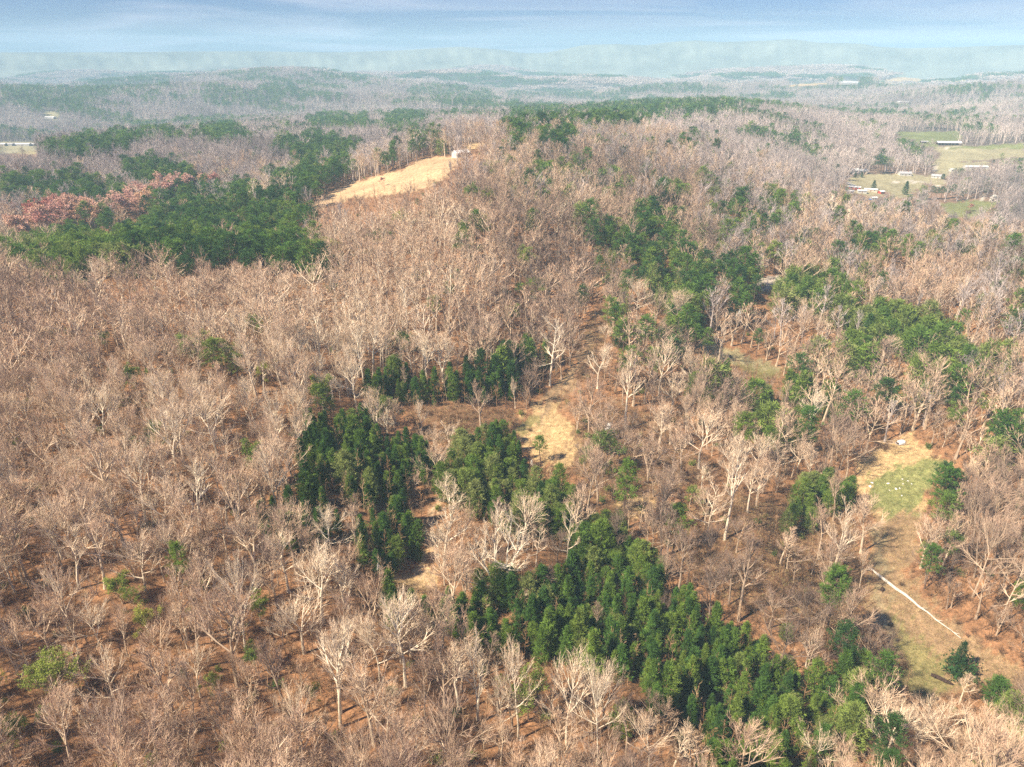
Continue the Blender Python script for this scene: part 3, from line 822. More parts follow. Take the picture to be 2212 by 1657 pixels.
# mountains on the horizon
PROF = [(-900, 116), (-400, 114), (0, 113), (250, 113), (420, 111), (560, 111), (740, 113), (860, 109), (940, 104), (1000, 101), (1080, 107), (1130, 115), (1180, 114), (1220, 106), (1260, 97), (1330, 95), (1390, 98),
        (1440, 91), (1500, 87), (1550, 91), (1640, 88), (1700, 84), (1760, 92), (1850, 94), (1890, 101), (1950, 104), (2050, 102), (2150, 98), (2212, 97), (2600, 99), (3100, 108)]
M_MT = plain('mountain_forest', (.16, .18, .15), 1.0, .35, .004)


def mountains(X, Y):
    Rm = 5500.0
    r = np.hypot(X, Y)
    u = np.arctan2(X, Y)
    Yc = Rm * np.cos(u); Xc = Rm * np.sin(u)
    px = CX + FPX * Xc / (Yc * CP + 20)
    py = np.interp(px, [p[0] for p in PROF], [p[1] for p in PROF])
    tt = (CY - py) / FPX
    top = CAM_H + Yc * (tt * CP - SP) / (CP + tt * SP)
    k = np.exp(-((r - Rm) / 420.0) ** 2)
    rough = (np.sin(u * 140 + r * .004) + np.sin(u * 260 - r * .007) + np.sin(u * 410 + 2 + r * .01)) * 5
    base = height(X, Y) - 6
    return base + np.maximum(top - base + rough * (1 - k) * k * 4, 0) * k


mt = link('mountains', polar_sheet('mountains', np.linspace(-FINE, FINE, 420), np.linspace(4700, 6500, 56), mountains, None, [M_MT]))
tag(mt, kind='structure')

# ------------------------------------------------------------------ air
MAXZ = 285.0
hz = MB(); hz.box(-7400, 7400, -7400, 7400, -110.0, MAXZ)
m_hz = bpy.data.materials.new('thin_blue_haze')
m_hz.use_nodes = True
t = m_hz.node_tree
t.nodes.clear()
o_ = N(t, 'ShaderNodeOutputMaterial')
pv = N(t, 'ShaderNodeVolumePrincipled')
pv.inputs['Color'].default_value = (.50, .80, 1.0, 1)
pv.inputs['Density'].default_value = 1.9e-4
pv.inputs['Anisotropy'].default_value = -0.15
t.links.new(pv.outputs[0], o_.inputs['Volume'])
tag(link('haze', hz.mesh('haze', [m_hz])), kind='stuff')

# ------------------------------------------------------------------ plant models (shared by every tree of a kind)
class Model:
    """trunk and crown as two meshes for single trees, and both in one for trees of the woodland."""
    def __init__(s, name, T, C, mats_t, mats_c, H):
        s.trunk, s.crown, s.H = T.mesh(name + '_trunk', mats_t), C.mesh(name + '_crown', mats_c), H
        c = np.array(C.v)
        s.top = float(np.percentile(c[:, 2], 99.7))
        s.rad = float(np.percentile(np.hypot(c[:, 0], c[:, 1]), 97))
        B = MB(); B.add(T); B.add(C, mo=len(mats_t))
        s.whole = B.mesh(name, mats_t + mats_c)


FN = ['vase', 'broad', 'narrow', 'fork', 'round', 'multi', 'solo']
BARE = {}
sd = 100
for f in FN:
    BARE[f] = []
    for k in range({'vase': 3, 'broad': 2, 'narrow': 3, 'fork': 2, 'round': 1, 'multi': 1, 'solo': 1}[f]):
        sd += 1
        BARE[f].append(Model('bare_tree', *grow(sd, f), [M_BARK], [M_BARK, M_TWIG], 20.0))
BARE_MID = [Model('bare_tree_mid', *grow(200 + k, f, 1), [M_BARK], [M_BARK, M_TWIG], 20.0) for k, f in enumerate(('vase', 'broad', 'narrow', 'fork', 'vase', 'narrow'))]
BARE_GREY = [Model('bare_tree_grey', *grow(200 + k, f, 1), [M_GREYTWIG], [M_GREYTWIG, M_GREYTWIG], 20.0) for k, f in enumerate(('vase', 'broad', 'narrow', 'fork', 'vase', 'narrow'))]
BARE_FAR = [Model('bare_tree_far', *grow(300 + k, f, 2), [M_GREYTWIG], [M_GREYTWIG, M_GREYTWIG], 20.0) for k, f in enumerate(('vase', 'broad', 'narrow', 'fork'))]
PINE = {k: [Model('pine_tree', *conifer(400 + 10 * k + j, k), [M_PINEBARK], [M_NEEDLE, M_PINEBARK], (20., 10., 9.)[k]) for j in range(4)] for k in (0, 1, 2)}
PINE_MID = {k: [Model('pine_tree_mid', *conifer(500 + 10 * k + j, k, 1), [M_PINEBARK], [M_NEEDLE, M_PINEBARK], (20., 10., 9.)[k]) for j in range(2)] for k in (0, 1, 2)}
PINE_FAR = [Model('pine_tree_far', *conifer(600 + j, 0, 2), [M_PINEBARK], [M_NEEDLE, M_PINEBARK], 20.) for j in range(3)]
LEAFY = [Model('leafing_tree', *grow(700 + k, f, 1, (4200, .36, 2)), [M_BARK], [M_BARK, M_TWIG, M_LEAF], 20.) for k, f in enumerate(('broad', 'fork', 'round'))]
REDS = [Model('flowering_tree', *grow(720 + k, f, 1, (1900, .5, 2)), [M_BARK], [M_BARK, M_TWIG, M_RED], 20.) for k, f in enumerate(('vase', 'broad'))]
BLOOM = [Model('blossom_tree', *grow(740 + k, f, 1, (1500, .42, 2)), [M_BARK], [M_BARK, M_TWIG, M_WHITE], 20.) for k, f in enumerate(('narrow', 'vase'))]
SHRUB = [shrub(760 + k) for k in range(3)]
GSHRUB = [shrub(770 + k, True) for k in range(2)]
SAPL = [sapling(780 + k) for k in range(4)]
SAPL_MID = [sapling(790 + k, 1) for k in range(2)]


def clump(seed, kind):
    """A patch of far-off canopy, about 60 m across, of many small crowns."""
    g = np.random.RandomState(seed)
    B = MB()
    for k in range(46):
        a, r_ = g.uniform(0, 6.28), 34 * math.sqrt(g.uniform(0, 1))
        x, y, h, w_ = r_ * math.cos(a), r_ * math.sin(a), g.uniform(13, 22), g.uniform(3, 5.2)
        for j in range(13):
            d = unit(np.array([g.normal(), g.normal(), abs(g.normal()) * .9]))
            c = np.array([x, y, h * .62])
            p = c + d * np.array([w_, w_, h * .36]) * .75
            B.sliver(p, p + unit(d + g.normal(size=3) * .5 + np.array([0, 0, .3])) * g.uniform(2, 3.5), rnd_perp(g, d) * g.uniform(.6, 1.3), 0)
    return B


# ------------------------------------------------------------------ single trees read off the photograph: base x, base y, top y, crown width, form, paleness
HAND = []


def H_(c, rows):
    ox, oy, s = CROP[c]
    for bx, by, ty, wd, form, tn in rows:
        HAND.append((ox + bx * s, oy + by * s, oy + ty * s, wd * s, form, tn))


H_('c7', [(930, 690, 200, 390, 'multi', 1.0), (610, 515, 120, 240, 'narrow', .95), (655, 250, -10, 200, 'fork', .9), (1055, 420, 90, 250, 'vase', .8), (1480, 1640, 1075, 330, 'round', .95), (1310, 1540, 1020, 290, 'vase', .9),
          (1030, 1500, 940, 260, 'vase', .85), (935, 1470, 1150, 240, 'broad', .85), (800, 1400, 900, 230, 'fork', .95), (695, 1330, 965, 200, 'narrow', .9), (390, 1200, 680, 280, 'vase', .95), (245, 1180, 775, 240, 'vase', .9),
          (20, 1430, 820, 220, 'narrow', .8), (300, 1600, 1130, 230, 'vase', .7), (1300, 560, 140, 150, 'solo', .75), (1770, 1690, 1320, 250, 'vase', .75), (1910, 1680, 1440, 170, 'narrow', .8), (600, 980, 690, 170, 'narrow', .75),
          (760, 480, 130, 50, 'solo', .55), (1130, 520, 280, 140, 'solo', .7), (80, 800, 480, 250, 'broad', .9), (70, 1640, 1470, 200, 'broad', .65), (930, 1650, 1420, 260, 'vase', .6), (540, 1640, 1470, 240, 'vase', .5)])
H_('c6', [(1395, 980, 420, 360, 'broad', 1.0), (1640, 660, 330, 220, 'vase', .9), (1885, 440, 165, 260, 'broad', 1.0), (1430, 450, 225, 240, 'broad', .95), (1830, 840, 415, 320, 'vase', 1.0), (1935, 1350, 800, 340, 'vase', 1.0),
          (590, 1000, 690, 290, 'broad', .85), (430, 930, 460, 350, 'broad', .7), (830, 660, 330, 400, 'broad', .75), (1140, 1260, 970, 200, 'vase', .8), (665, 1340, 990, 350, 'broad', .8), (400, 1600, 1210, 290, 'vase', .7),
          (575, 1560, 1250, 270, 'fork', .7), (1710, 1600, 1170, 370, 'broad', .8), (1610, 1660, 1430, 200, 'vase', .8), (15, 740, 430, 200, 'fork', .8), (170, 1110, 790, 350, 'broad', .6), (1410, 1440, 1180, 190, 'fork', .7),
          (955, 360, -20, 300, 'vase', .75), (1115, 440, 50, 240, 'vase', .7), (250, 330, -20, 280, 'vase', .5), (1730, 1010, 640, 320, 'vase', .85), (1610, 960, 780, 220, 'broad', .75), (1975, 800, 445, 200, 'narrow', .85),
          (1080, 1600, 1320, 270, 'vase', .5), (900, 1640, 1260, 250, 'vase', .45), (200, 1660, 1490, 260, 'broad', .5), (300, 1050, 700, 260, 'vase', .55), (600, 640, 240, 260, 'vase', .6), (1290, 300, 20, 220, 'narrow', .75)])
H_('c3', [(1300, 1530, 1120, 450, 'broad', .85), (1525, 1370, 1070, 280, 'vase', .85), (970, 1660, 1370, 320, 'vase', .7), (300, 1660, 1330, 300, 'broad', .7), (745, 1510, 1270, 280, 'vase', .65), (1685, 1510, 1250, 210, 'narrow', .95),
          (605, 640, 335, 240, 'vase', .8), (1260, 670, 425, 220, 'fork', .85), (1140, 690, 445, 250, 'vase', .75), (935, 580, 365, 250, 'vase', .7), (740, 650, 425, 220, 'fork', .8), (1705, 700, 445, 250, 'vase', .8),
          (1525, 840, 615, 270, 'vase', .75), (1230, 840, 665, 200, 'vase', .7), (1850, 640, 445, 220, 'vase', .75), (1905, 920, 735, 240, 'broad', .75), (780, 1070, 875, 300, 'broad', .75), (500, 1470, 1170, 260, 'vase', .6), (1060, 870, 680, 200, 'narrow', .7)])
H_('c4', [(1270, 1120, 700, 200, 'solo', 1.0), (1555, 1135, 865, 230, 'vase', .9), (1720, 1375, 905, 170, 'narrow', .8), (1992, 1285, 1025, 160, 'narrow', .8), (1925, 1200, 835, 210, 'vase', .8), (122, 1265, 875, 280, 'broad', .85),
          (540, 1085, 785, 190, 'vase', .95), (632, 1095, 795, 170, 'fork', .9), (1790, 730, 465, 220, 'round', .8), (2015, 770, 535, 180, 'vase', .85), (1805, 930, 755, 180, 'vase', .9), (1600, 885, 735, 130, 'vase', .8),
          (2040, 570, 405, 170, 'vase', .75), (1930, 560, 445, 140, 'vase', .75), (1480, 1370, 1235, 150, 'round', .75), (1065, 1255, 1060, 60, 'narrow', .9), (2100, 1145, 875, 130, 'vase', .8), (1920, 1510, 1225, 150, 'narrow', .75),
          (1270, 620, 455, 170, 'vase', .8), (820, 1050, 880, 130, 'narrow', .8), (400, 1180, 990, 60, 'narrow', .4), (1090, 510, 330, 220, 'broad', .6)])
H_('c5', [(190, 1615, 1260, 280, 'vase', .8), (385, 1670, 1415, 210, 'vase', .85), (525, 1660, 1395, 210, 'vase', .85), (650, 1660, 1425, 190, 'vase', .75), (775, 1630, 1435, 170, 'vase', .8), (835, 1420, 1145, 190, 'vase', 1.0),
          (1310, 985, 800, 170, 'vase', .75), (760, 910, 635, 240, 'vase', .45), (1450, 1150, 920, 200, 'vase', .7), (1850, 1190, 1025, 220, 'broad', .65), (25, 1280, 1030, 140, 'narrow', .8), (125, 1140, 925, 140, 'vase', .8),
          (60, 560, 415, 140, 'vase', .8), (30, 800, 555, 200, 'round', .75), (400, 1390, 1215, 150, 'vase', .7), (1225, 1230, 1010, 110, 'narrow', .7), (965, 1100, 930, 130, 'vase', .6), (1010, 1570, 1390, 300, 'broad', .6),
          (1780, 1510, 1390, 260, 'broad', .5), (1600, 1310, 1130, 120, 'narrow', .55)])
H_('c8', [(215, 380, 20, 210, 'solo', .7), (325, 365, -230, 190, 'narrow', .8), (930, 585, 160, 220, 'fork', .8), (640, 500, 285, 130, 'narrow', .6), (790, 1090, 895, 160, 'vase', .75), (1220, 1660, 1290, 300, 'vase', .9), (830, 1690, 1440, 280, 'broad', .9),
          (1420, 1680, 1270, 320, 'broad', .85), (1735, 690, 200, 340, 'round', .4), (1880, 850, 470, 190, 'solo', .6), (1160, 1260, 1120, 130, 'solo', .75), (455, 210, -60, 130, 'narrow', .7), (1100, 440, 120, 190, 'vase', .6),
          (820, 560, 420, 90, 'solo', .6), (1660, 1300, 1130, 120, 'narrow', .65), (2010, 500, 150, 260, 'broad', .45), (120, 1660, 1390, 170, 'vase', .8), (1900, 1690, 1380, 280, 'broad', .55)])

GREENS = []   # base x, base y, top y, width, model set, tint


def G_(c, rows):
    ox, oy, s = CROP[c]
    for bx, by, ty, wd, kd, tn in rows:
        GREENS.append((ox + bx * s, oy + by * s, oy + ty * s, wd * s, kd, tn))


G_('c3', [(1925, 1350, 1105, 115, 'p0', .75), (1975, 1350, 1190, 90, 'p0', .7), (2050, 430, 330, 70, 'p2', .15), (420, 850, 775, 130, 'l', .55), (300, 860, 780, 120, 'l', .35), (640, 910, 785, 175, 'l', .5), (680, 1090, 1010, 135, 'l', .75),
          (1135, 980, 825, 125, 'l', .4), (1310, 1120, 835, 160, 'p0', .8), (1430, 1120, 925, 140, 'p0', .85), (1590, 1120, 975, 95, 'l', .8), (730, 1280, 1165, 115, 'l', .55), (610, 1420, 1360, 90, 'l', .6), (1990, 600, 500, 80, 'l', .3)])
G_('c4', [(590, 760, 575, 165, 'p0', .85), (685, 620, 520, 90, 'l', .35), (185, 410, 310, 100, 'l', .3), (1080, 600, 495, 75, 'l', .35), (1050, 780, 635, 85, 'l', .5), (715, 500, 420, 70, 'p2', .45), (860, 460, 400, 60, 'p2', .5),
          (1215, 1570, 1415, 100, 'p0', .55), (1690, 895, 745, 115, 'p2', .1), (1000, 600, 530, 60, 'l', .5), (920, 900, 790, 60, 'p0', .8), (560, 410, 370, 30, 'p2', .4), (790, 370, 335, 40, 'p2', .6), (640, 60, 0, 70, 'l', .3), (480, 40, 0, 50, 'p2', .4)])
G_('c6', [(1050, 700, 375, 125, 'p0', .7), (700, 730, 565, 165, 'l', .6), (780, 800, 640, 120, 'l', .55), (870, 960, 740, 190, 'l', .95), (310, 1270, 1045, 200, 'l', .65), (20, 1340, 1090, 120, 'l', .9), (150, 1560, 1370, 240, 'l', .6), (20, 1500, 1370, 140, 'l', .5),
          (895, 1700, 1590, 130, 'p2', .6), (1215, 1270, 1115, 130, 'l', .7), (1480, 830, 675, 140, 'l', .6), (1355, 920, 820, 100, 'l', .55), (60, 430, 330, 110, 'l', .3), (1460, 1120, 960, 90, 'l', .3), (1800, 1300, 1180, 70, 'l', .3)])
G_('c8', [(1640, 1120, 940, 60, 'p2', .0), (890, 1300, 1140, 160, 'p2', .35), (670, 930, 845, 120, 'p2', .8), (1850, 1300, 1150, 200, 'p2', .4)])
G_('f', [(890, 840, 690, 80, 'p1', .2), (1180, 880, 740, 90, 'p0', .15), (1230, 890, 750, 80, 'p0', .2), (1290, 890, 745, 80, 'p0', .2), (1350, 885, 735, 80, 'p0', .25), (1410, 880, 720, 80, 'p0', .3), (1510, 900, 800, 70, 'p0', .25), (1860, 520, 450, 90, 'p0', .1),
         (2150, 500, 430, 110, 'p0', .05), (410, 650, 590, 60, 'p1', .1), (335, 650, 580, 35, 'p1', .1), (1310, 670, 610, 80, 'p2', .05), (540, 780, 680, 60, 'p1', .05)])
REDLIST = []
for c, rows in {'c3': [(105, 130, 20, 80, 0.0), (200, 230, 100, 160, .45), (340, 190, 40, 150, .6), (470, 180, 30, 160, .75), (570, 180, 40, 130, .95), (640, 230, 160, 90, .4), (740, 150, -20, 110, .5), (830, 140, -20, 130, .55), (2065, 330, 250, 60, .55), (1735, 390, 340, 50, .5), (860, 120, 0, 80, .6)],
                'a': [(20, 760, 720, 50, 1.0), (130, 960, 920, 90, .3), (300, 890, 850, 90, .7), (1640, 800, 760, 40, .2), (1850, 560, 540, 40, .4)],
                'c5': [(750, 1390, 1305, 120, 1.0), (230, 1400, 1260, 150, .98)], 'c6': [(1240, 150, 85, 110, 1.0)], 'c8': [(190, 1690, 1540, 160, 1.0)], 'f': [(1610, 1030, 940, 140, .15)]}.items():
    ox, oy, s = CROP[c]
    REDLIST += [(ox + a_ * s, oy + b_ * s, oy + c_ * s, d_ * s, e_) for a_, b_, c_, d_, e_ in rows]
WHITELIST = [(1590, 722, 668, 20), (1313, 948, 912, 18), (822, 1262, 1215, 14), (1150, 1016, 992, 8), (1822, 866, 836, 14), (2140, 452, 420, 34)]

# ------------------------------------------------------------------ collect every tree: kind, model, place, size, tint
TREES = []     # dicts


def stand(px, py, top_py, width, models, tint_, kind, form=''):
    X, Y, Z = (float(q[0]) for q in ground_at(px, py))
    tt = (CY - top_py) / FPX
    ztop = CAM_H + Y * (tt * CP - SP) / (CP + tt * SP)
    h = max(2.0, ztop - Z)
    dist = math.sqrt(X * X + Y * Y + (CAM_H - Z) ** 2)
    mpp = (Y * CP - (Z + h * .6 - CAM_H) * SP) / FPX
    rad = width * .5 * mpp
    m = models[len(TREES) % len(models)]
    k = min(max(rad / m.rad, .35 * h / m.top), 1.6 * h / m.top)
    TREES.append(dict(kind=kind, m=m, x=X, y=Y, z=Z, sx=k, sz=h / m.top, rz=random.uniform(0, 6.28), tint=tint_, d=dist, h=h, form=form, hand=True, w=2 * k * m.rad))


random.seed(3)
for px, py, ty, wd, form, tn in HAND:
    stand(px, py, ty, wd * 1.15, BARE[form], tn, 'bare_tree', form)
for px, py, ty, wd, kd, tn in GREENS:
    if kd == 'l':
        stand(px, py, ty, wd * 1.3, LEAFY, tn, 'leafing_tree')
    else:
        stand(px, py, ty, wd, PINE[int(kd[1])], tn, 'pine_tree', kd)
for px, py, ty, wd, tn in REDLIST:
    stand(px, py, ty, wd, REDS, tn, 'flowering_tree')
for px, py, ty, wd in WHITELIST:
    stand(px, py, ty, wd, BLOOM, random.uniform(.3, 1), 'blossom_tree')
BOXES = []
for t_ in TREES:
    (a0,), (b0,) = project(np.array([t_['x']]), np.array([t_['y']]), np.array([t_['z'] + t_['h']]))
    (a1,), (b1,) = project(np.array([t_['x']]), np.array([t_['y']]), np.array([t_['z']]))
    f_ = max(t_['y'] * CP - (t_['z'] + t_['h'] / 2 - CAM_H) * SP, 1.0)
    hw_ = t_['w'] * .5 * FPX / f_ * (.75 if t_['kind'] == 'bare_tree' else 1.0)
    BOXES.append((min(a0, a1) - hw_, max(a0, a1) + hw_, b0, b0 + (b1 - b0) * (.62 if t_['kind'] == 'bare_tree' else .8), math.hypot(t_['x'], t_['y']), t_['kind'] == 'bare_tree' and t_['tint'] < .95))
BOXES = [(a_, c_, b_, d_, e_, f_) for a_, b_, c_, d_, e_, f_ in BOXES]
hx, hy, hr = (np.array([t_[k] for t_ in TREES]) for k in ('x', 'y', 'w'))


def spots(d0, d1, s, seed, mx=260, py_max=1960):
    """Uneven grid of places between two distances, in or just beside the view."""
    g = np.random.RandomState(seed)
    n = int(d1 / s) + 1
    X, Y = np.meshgrid(np.arange(-n, n + 1) * s, np.arange(0, n + 1) * s)
    X, Y = X.ravel().astype(float), Y.ravel().astype(float)
    k = np.abs(X) < Y * .95 + 60
    X, Y = X[k], Y[k]
    X += g.uniform(-.48, .48, X.size) * s
    Y += g.uniform(-.48, .48, X.size) * s
    r = np.hypot(X, Y)
    k = (r >= d0) & (r < d1)
    X, Y = X[k], Y[k]
    Z = height(X, Y)
    px, py = project(X, Y, Z)
    k = (px > -mx) & (px < 2212 + mx) & (py < py_max)
    return X[k], Y[k], Z[k], g


def open_at(px, py, g, keep_bare=True):
    free = np.zeros(px.shape, bool)
    roll = g.uniform(0, 1, px.size)
    for poly, _, bare in OPEN:
        free |= inside(poly, px, py) & (roll < bare)
    for line, hw, _ in TRACKS:
        free |= seg_dist(line, px, py) < hw * 1.1
    return free


def clears(X, Y, Z, h, g, parts=(0, .35, .6, .78, .94)):
    """True where a tree of height h would stand in, or in front of, ground that lies open to view."""
    bad = np.zeros(X.shape, bool)
    for f in parts:
        px, py = project(X, Y, Z + h * f)
        for poly, _, bare in OPEN:
            if bare >= 1:
                bad |= inside(poly, px, py)
        for line, hw, _ in TRACKS:
            bad |= seg_dist(line, px, py) < hw * .8
    return bad


_PN = [(_rs.uniform(0, 6.28), wl, _rs.uniform(0, 6.28)) for wl in (90, 130, 170, 240, 330, 460, 640)]


def patch(X, Y):
    v = np.zeros(X.shape)
    for a_, wl, ph in _PN:
        v += np.sin((X * math.cos(a_) + Y * math.sin(a_)) * 2 * math.pi / wl + ph + 1.5 * np.sin((Y * math.cos(a_) - X * math.sin(a_)) * 2 * math.pi / (wl * 2.3)))
    return v / 2.0


# tint by region: pale left slope, shade of right hollow and valley painted in
TONE_AND_SHADE = [(200, 1500, .58), (700, 1500, .60), (200, 1100, .64), (600, 1100, .66), (300, 800, .64), (700, 750, .64), (950, 650, .60), (1100, 500, .52), (300, 620, .56), (1250, 620, .36), (1300, 720, .30), (1300, 900, .40), (1500, 1000, .42), (1450, 1200, .26),
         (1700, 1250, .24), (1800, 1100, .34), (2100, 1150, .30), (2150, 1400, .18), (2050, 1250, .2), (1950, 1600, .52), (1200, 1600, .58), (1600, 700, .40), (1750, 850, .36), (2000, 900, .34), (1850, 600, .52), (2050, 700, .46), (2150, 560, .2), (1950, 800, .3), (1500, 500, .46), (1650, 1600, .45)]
_sk = np.array(TONE_AND_SHADE)


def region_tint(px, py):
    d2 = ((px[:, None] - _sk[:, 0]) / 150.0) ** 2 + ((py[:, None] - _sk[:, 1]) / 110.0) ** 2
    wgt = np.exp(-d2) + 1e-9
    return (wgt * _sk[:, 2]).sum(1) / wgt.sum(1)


RED_STANDS = [cv('D', [(15, 490), (60, 465), (110, 445), (160, 438), (225, 452), (215, 475), (140, 505), (60, 520)]), cv('D', [(248, 425), (290, 408), (335, 415), (335, 445), (300, 465), (252, 475)]),
              cv('D', [(330, 400), (420, 385), (470, 395), (400, 415), (340, 425)])]


def fill(d0, d1, s, seed, hscale=1.0):
    X, Y, Z, g = spots(d0, d1, s, seed)
    n = X.size
    r = np.hypot(X, Y)
    hgt = np.clip(g.normal(18.5, 3.0, n), 10, 26) * hscale
    bx, by = project(X, Y, Z)
    cx_, cy_ = project(X, Y, Z + hgt * .62)
    jit = np.minimum(2200.0 / r, 8)
    # which of the stands of evergreens, if any: trees there are tested at their own crown height
    kind = np.full(n, -1)
    roll = g.uniform(0, 1, n)
    for poly, dens, kd in PINES:
        hh = (18.0, 9.5, 9.0)[kd]
        if kd and d0 > 250:
            hh = 13.0
        qx, qy = project(X, Y, Z + hh * .62)
        wx, wy = wobble(qx, qy)
        k = inside(poly, qx + wx + g.normal(size=n) * jit, qy + .5 * wy + g.normal(size=n) * jit * .6)
        kind[k & (roll < dens)] = kd
        kind[k & (roll >= dens)] = -1
    pv_ = patch(X, Y)
    lone = (kind < 0) & (g.uniform(0, 1, n) < np.where(r > 1000, np.where(patch(X * .55, Y * 1.1) > .62, .88, .035), np.where((cx_ > 1080) & (cy_ < 560), .085, np.where(cx_ > 1250, .10, .006))))
    kind[lone] = np.where(g.uniform(0, 1, lone.sum()) < .55, 0, 2)
    leaf = (kind < 0) & (g.uniform(0, 1, n) < np.where(r < 600, .025, 0))
    kind[leaf] = 5
    for poly in RED_STANDS:
        kind[(kind < 0) & inside(poly, cx_ + g.normal(size=n) * 4, cy_ + g.normal(size=n) * 3) & (g.uniform(0, 1, n) < .8)] = 6
    hgt = np.where(kind == 0, np.clip(g.normal(17.5, 2.6, n), 10, 23), np.where(kind == 1, np.clip(g.normal(9.5, 1.5, n), 6, 13), np.where(kind == 2, np.clip(g.normal(9.5, 2.0, n), 5.5, 14), hgt)))
    hgt = np.where((kind > 0) & (kind < 3) & (r > 250), np.clip(hgt * 1.45, 9, 17), hgt)
    cx_, cy_ = project(X, Y, Z + hgt * .55)
    free = open_at(bx, by, g) | open_at(cx_, cy_, g)
    tx, ty = project(X, Y, Z + hgt * .92)
    free |= clears(X, Y, Z, hgt, g) & (g.uniform(0, 1, n) < .93)
    big = (kind < 0) | (kind > 4)
    mx_, my_ = project(X, Y, Z + hgt * .8)
    for poly, dens, kd in PINES:
        if dens >= .8 and d0 < 900:
            free |= big & (kind != 6) & (g.uniform(0, 1, n) < ((.92 if dens > .9 else .78) if d0 < 500 else .5)) & (inside(poly, tx, ty) | inside(poly, mx_, my_))
    for hx0, hy0, hx1, hy1, hd, hb in BOXES:           # nothing grows up right in front of a tree that stands clear in the photograph
        if hd > d0 - 30:
            free |= (r < hd) & (g.uniform(0, 1, n) < (.62 if hb else .92)) & (tx > hx0) & (tx < hx1) & (ty > hy0) & (ty < hy1)
    for x0, y0, w0 in zip(hx, hy, hr):
        if d0 - 20 < math.hypot(x0, y0) < d1 + 20:
            free |= np.hypot(X - x0, Y - y0) < np.where(kind == 1, 1.6, 2.2 + .22 * w0)
    ok = ~free
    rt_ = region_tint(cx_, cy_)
    # young stands are denser: their own second pass is made by the caller
    for i in np.nonzero(ok)[0]:
        kd = kind[i]
        rr_ = r[i]
        lodn = 0 if rr_ < 250 else 1 if rr_ < 900 else 2
        if kd in (0, 1, 2):
            ms = PINE[kd] if lodn == 0 else PINE_MID[kd] if lodn == 1 else PINE_FAR
            name = 'pine_tree'
            tn = {0: g.uniform(.0, .8) * g.uniform(.7, 1.1), 1: g.uniform(.1, .8), 2: g.uniform(.5, 1.0)}[int(kd)]
        elif kd == 6:
            ms, name, tn = REDS, 'flowering_tree', float(np.clip(g.normal(.5, .22), 0, 1))
        elif kd == 5:
            ms, name, tn = LEAFY, 'leafing_tree', g.uniform(.1, .8)
        else:
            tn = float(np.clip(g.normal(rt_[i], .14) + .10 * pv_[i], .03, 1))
            if lodn == 0:
                fm = ('vase', 'vase', 'narrow', 'fork', 'broad', 'narrow')[g.randint(6)]
                ms = BARE[fm]
            else:
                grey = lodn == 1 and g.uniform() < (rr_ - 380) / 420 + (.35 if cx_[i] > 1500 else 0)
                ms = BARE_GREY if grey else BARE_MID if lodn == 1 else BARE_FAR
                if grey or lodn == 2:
                    tn = float(np.clip(g.normal(.5, .16) + .17 * pv_[i] - (.2 if cx_[i] > 1850 and rr_ < 900 else 0), .03, 1))  # grey trees at right carry the valley's shade in their tint
            name = 'bare_tree'
        m = ms[g.randint(len(ms))]
        if kd == 5 and rr_ < 600:
            hgt[i] *= g.uniform(.5, .8)
        k = hgt[i] / m.top
        kw = k * g.uniform(.95, 1.4)
        if lodn:
            kw *= 1.2
        TREES.append(dict(kind=name, m=m, x=X[i], y=Y[i], z=Z[i], sx=kw, sz=k, rz=g.uniform(0, 6.28), tint=tn, d=rr_, h=hgt[i], form='', hand=False, w=2 * kw * m.rad))


fill(60, 260, 5.7, 21)
fill(260, 520, 5.9, 22)
fill(520, 950, 5.9, 23)
fill(950, 1900, 7.4, 24)
fill(1900, 3300, 10.5, 25, 1.1)


def young(d0, d1, s, seed):
    """The young plantations, planted closer than the woods round them."""
    X, Y, Z, g = spots(d0, d1, s, seed)
    qx, qy = project(X, Y, Z + np.where(np.hypot(X, Y) > 280, 8.0, 5.5))
    wx, wy = wobble(qx, qy)
    qx, qy = qx + wx * .6, qy + wy * .3
    roll = g.uniform(0, 1, X.size)
    k = np.zeros(X.size, bool)
    sp = np.ones(X.size, int)
    for poly, dens, kd in PINES:
        if kd >= 1:
            q_ = inside(poly, qx, qy) & (roll < dens)
            k |= q_
            sp[q_] = kd
    bx, by = project(X, Y, Z)
    k &= ~open_at(bx, by, g) & ~clears(X, Y, Z, 8.0, g)
    for i in np.nonzero(k)[0]:
        kd = int(sp[i]) if g.uniform() < .8 else 3 - int(sp[i])
        m = PINE[kd][g.randint(4)] if np.hypot(X[i], Y[i]) < 300 else PINE_MID[kd][g.randint(2)]
        h = float(np.clip(g.normal(8.5, 1.8), 4.5, 12.5)) * (1.4 if np.hypot(X[i], Y[i]) > 280 else 1)
        tn = g.uniform(.2, .75) if kd == 1 else g.uniform(.45, 1.0)
        TREES.append(dict(kind='pine_tree', m=m, x=X[i], y=Y[i], z=Z[i], sx=h / m.top * g.uniform(.85, 1.2), sz=h / m.top, rz=g.uniform(0, 6.28), tint=tn, d=float(np.hypot(X[i], Y[i])), h=h, form='', hand=False, w=2 * m.rad * h / m.top))


young(60, 520, 4.0, 31)


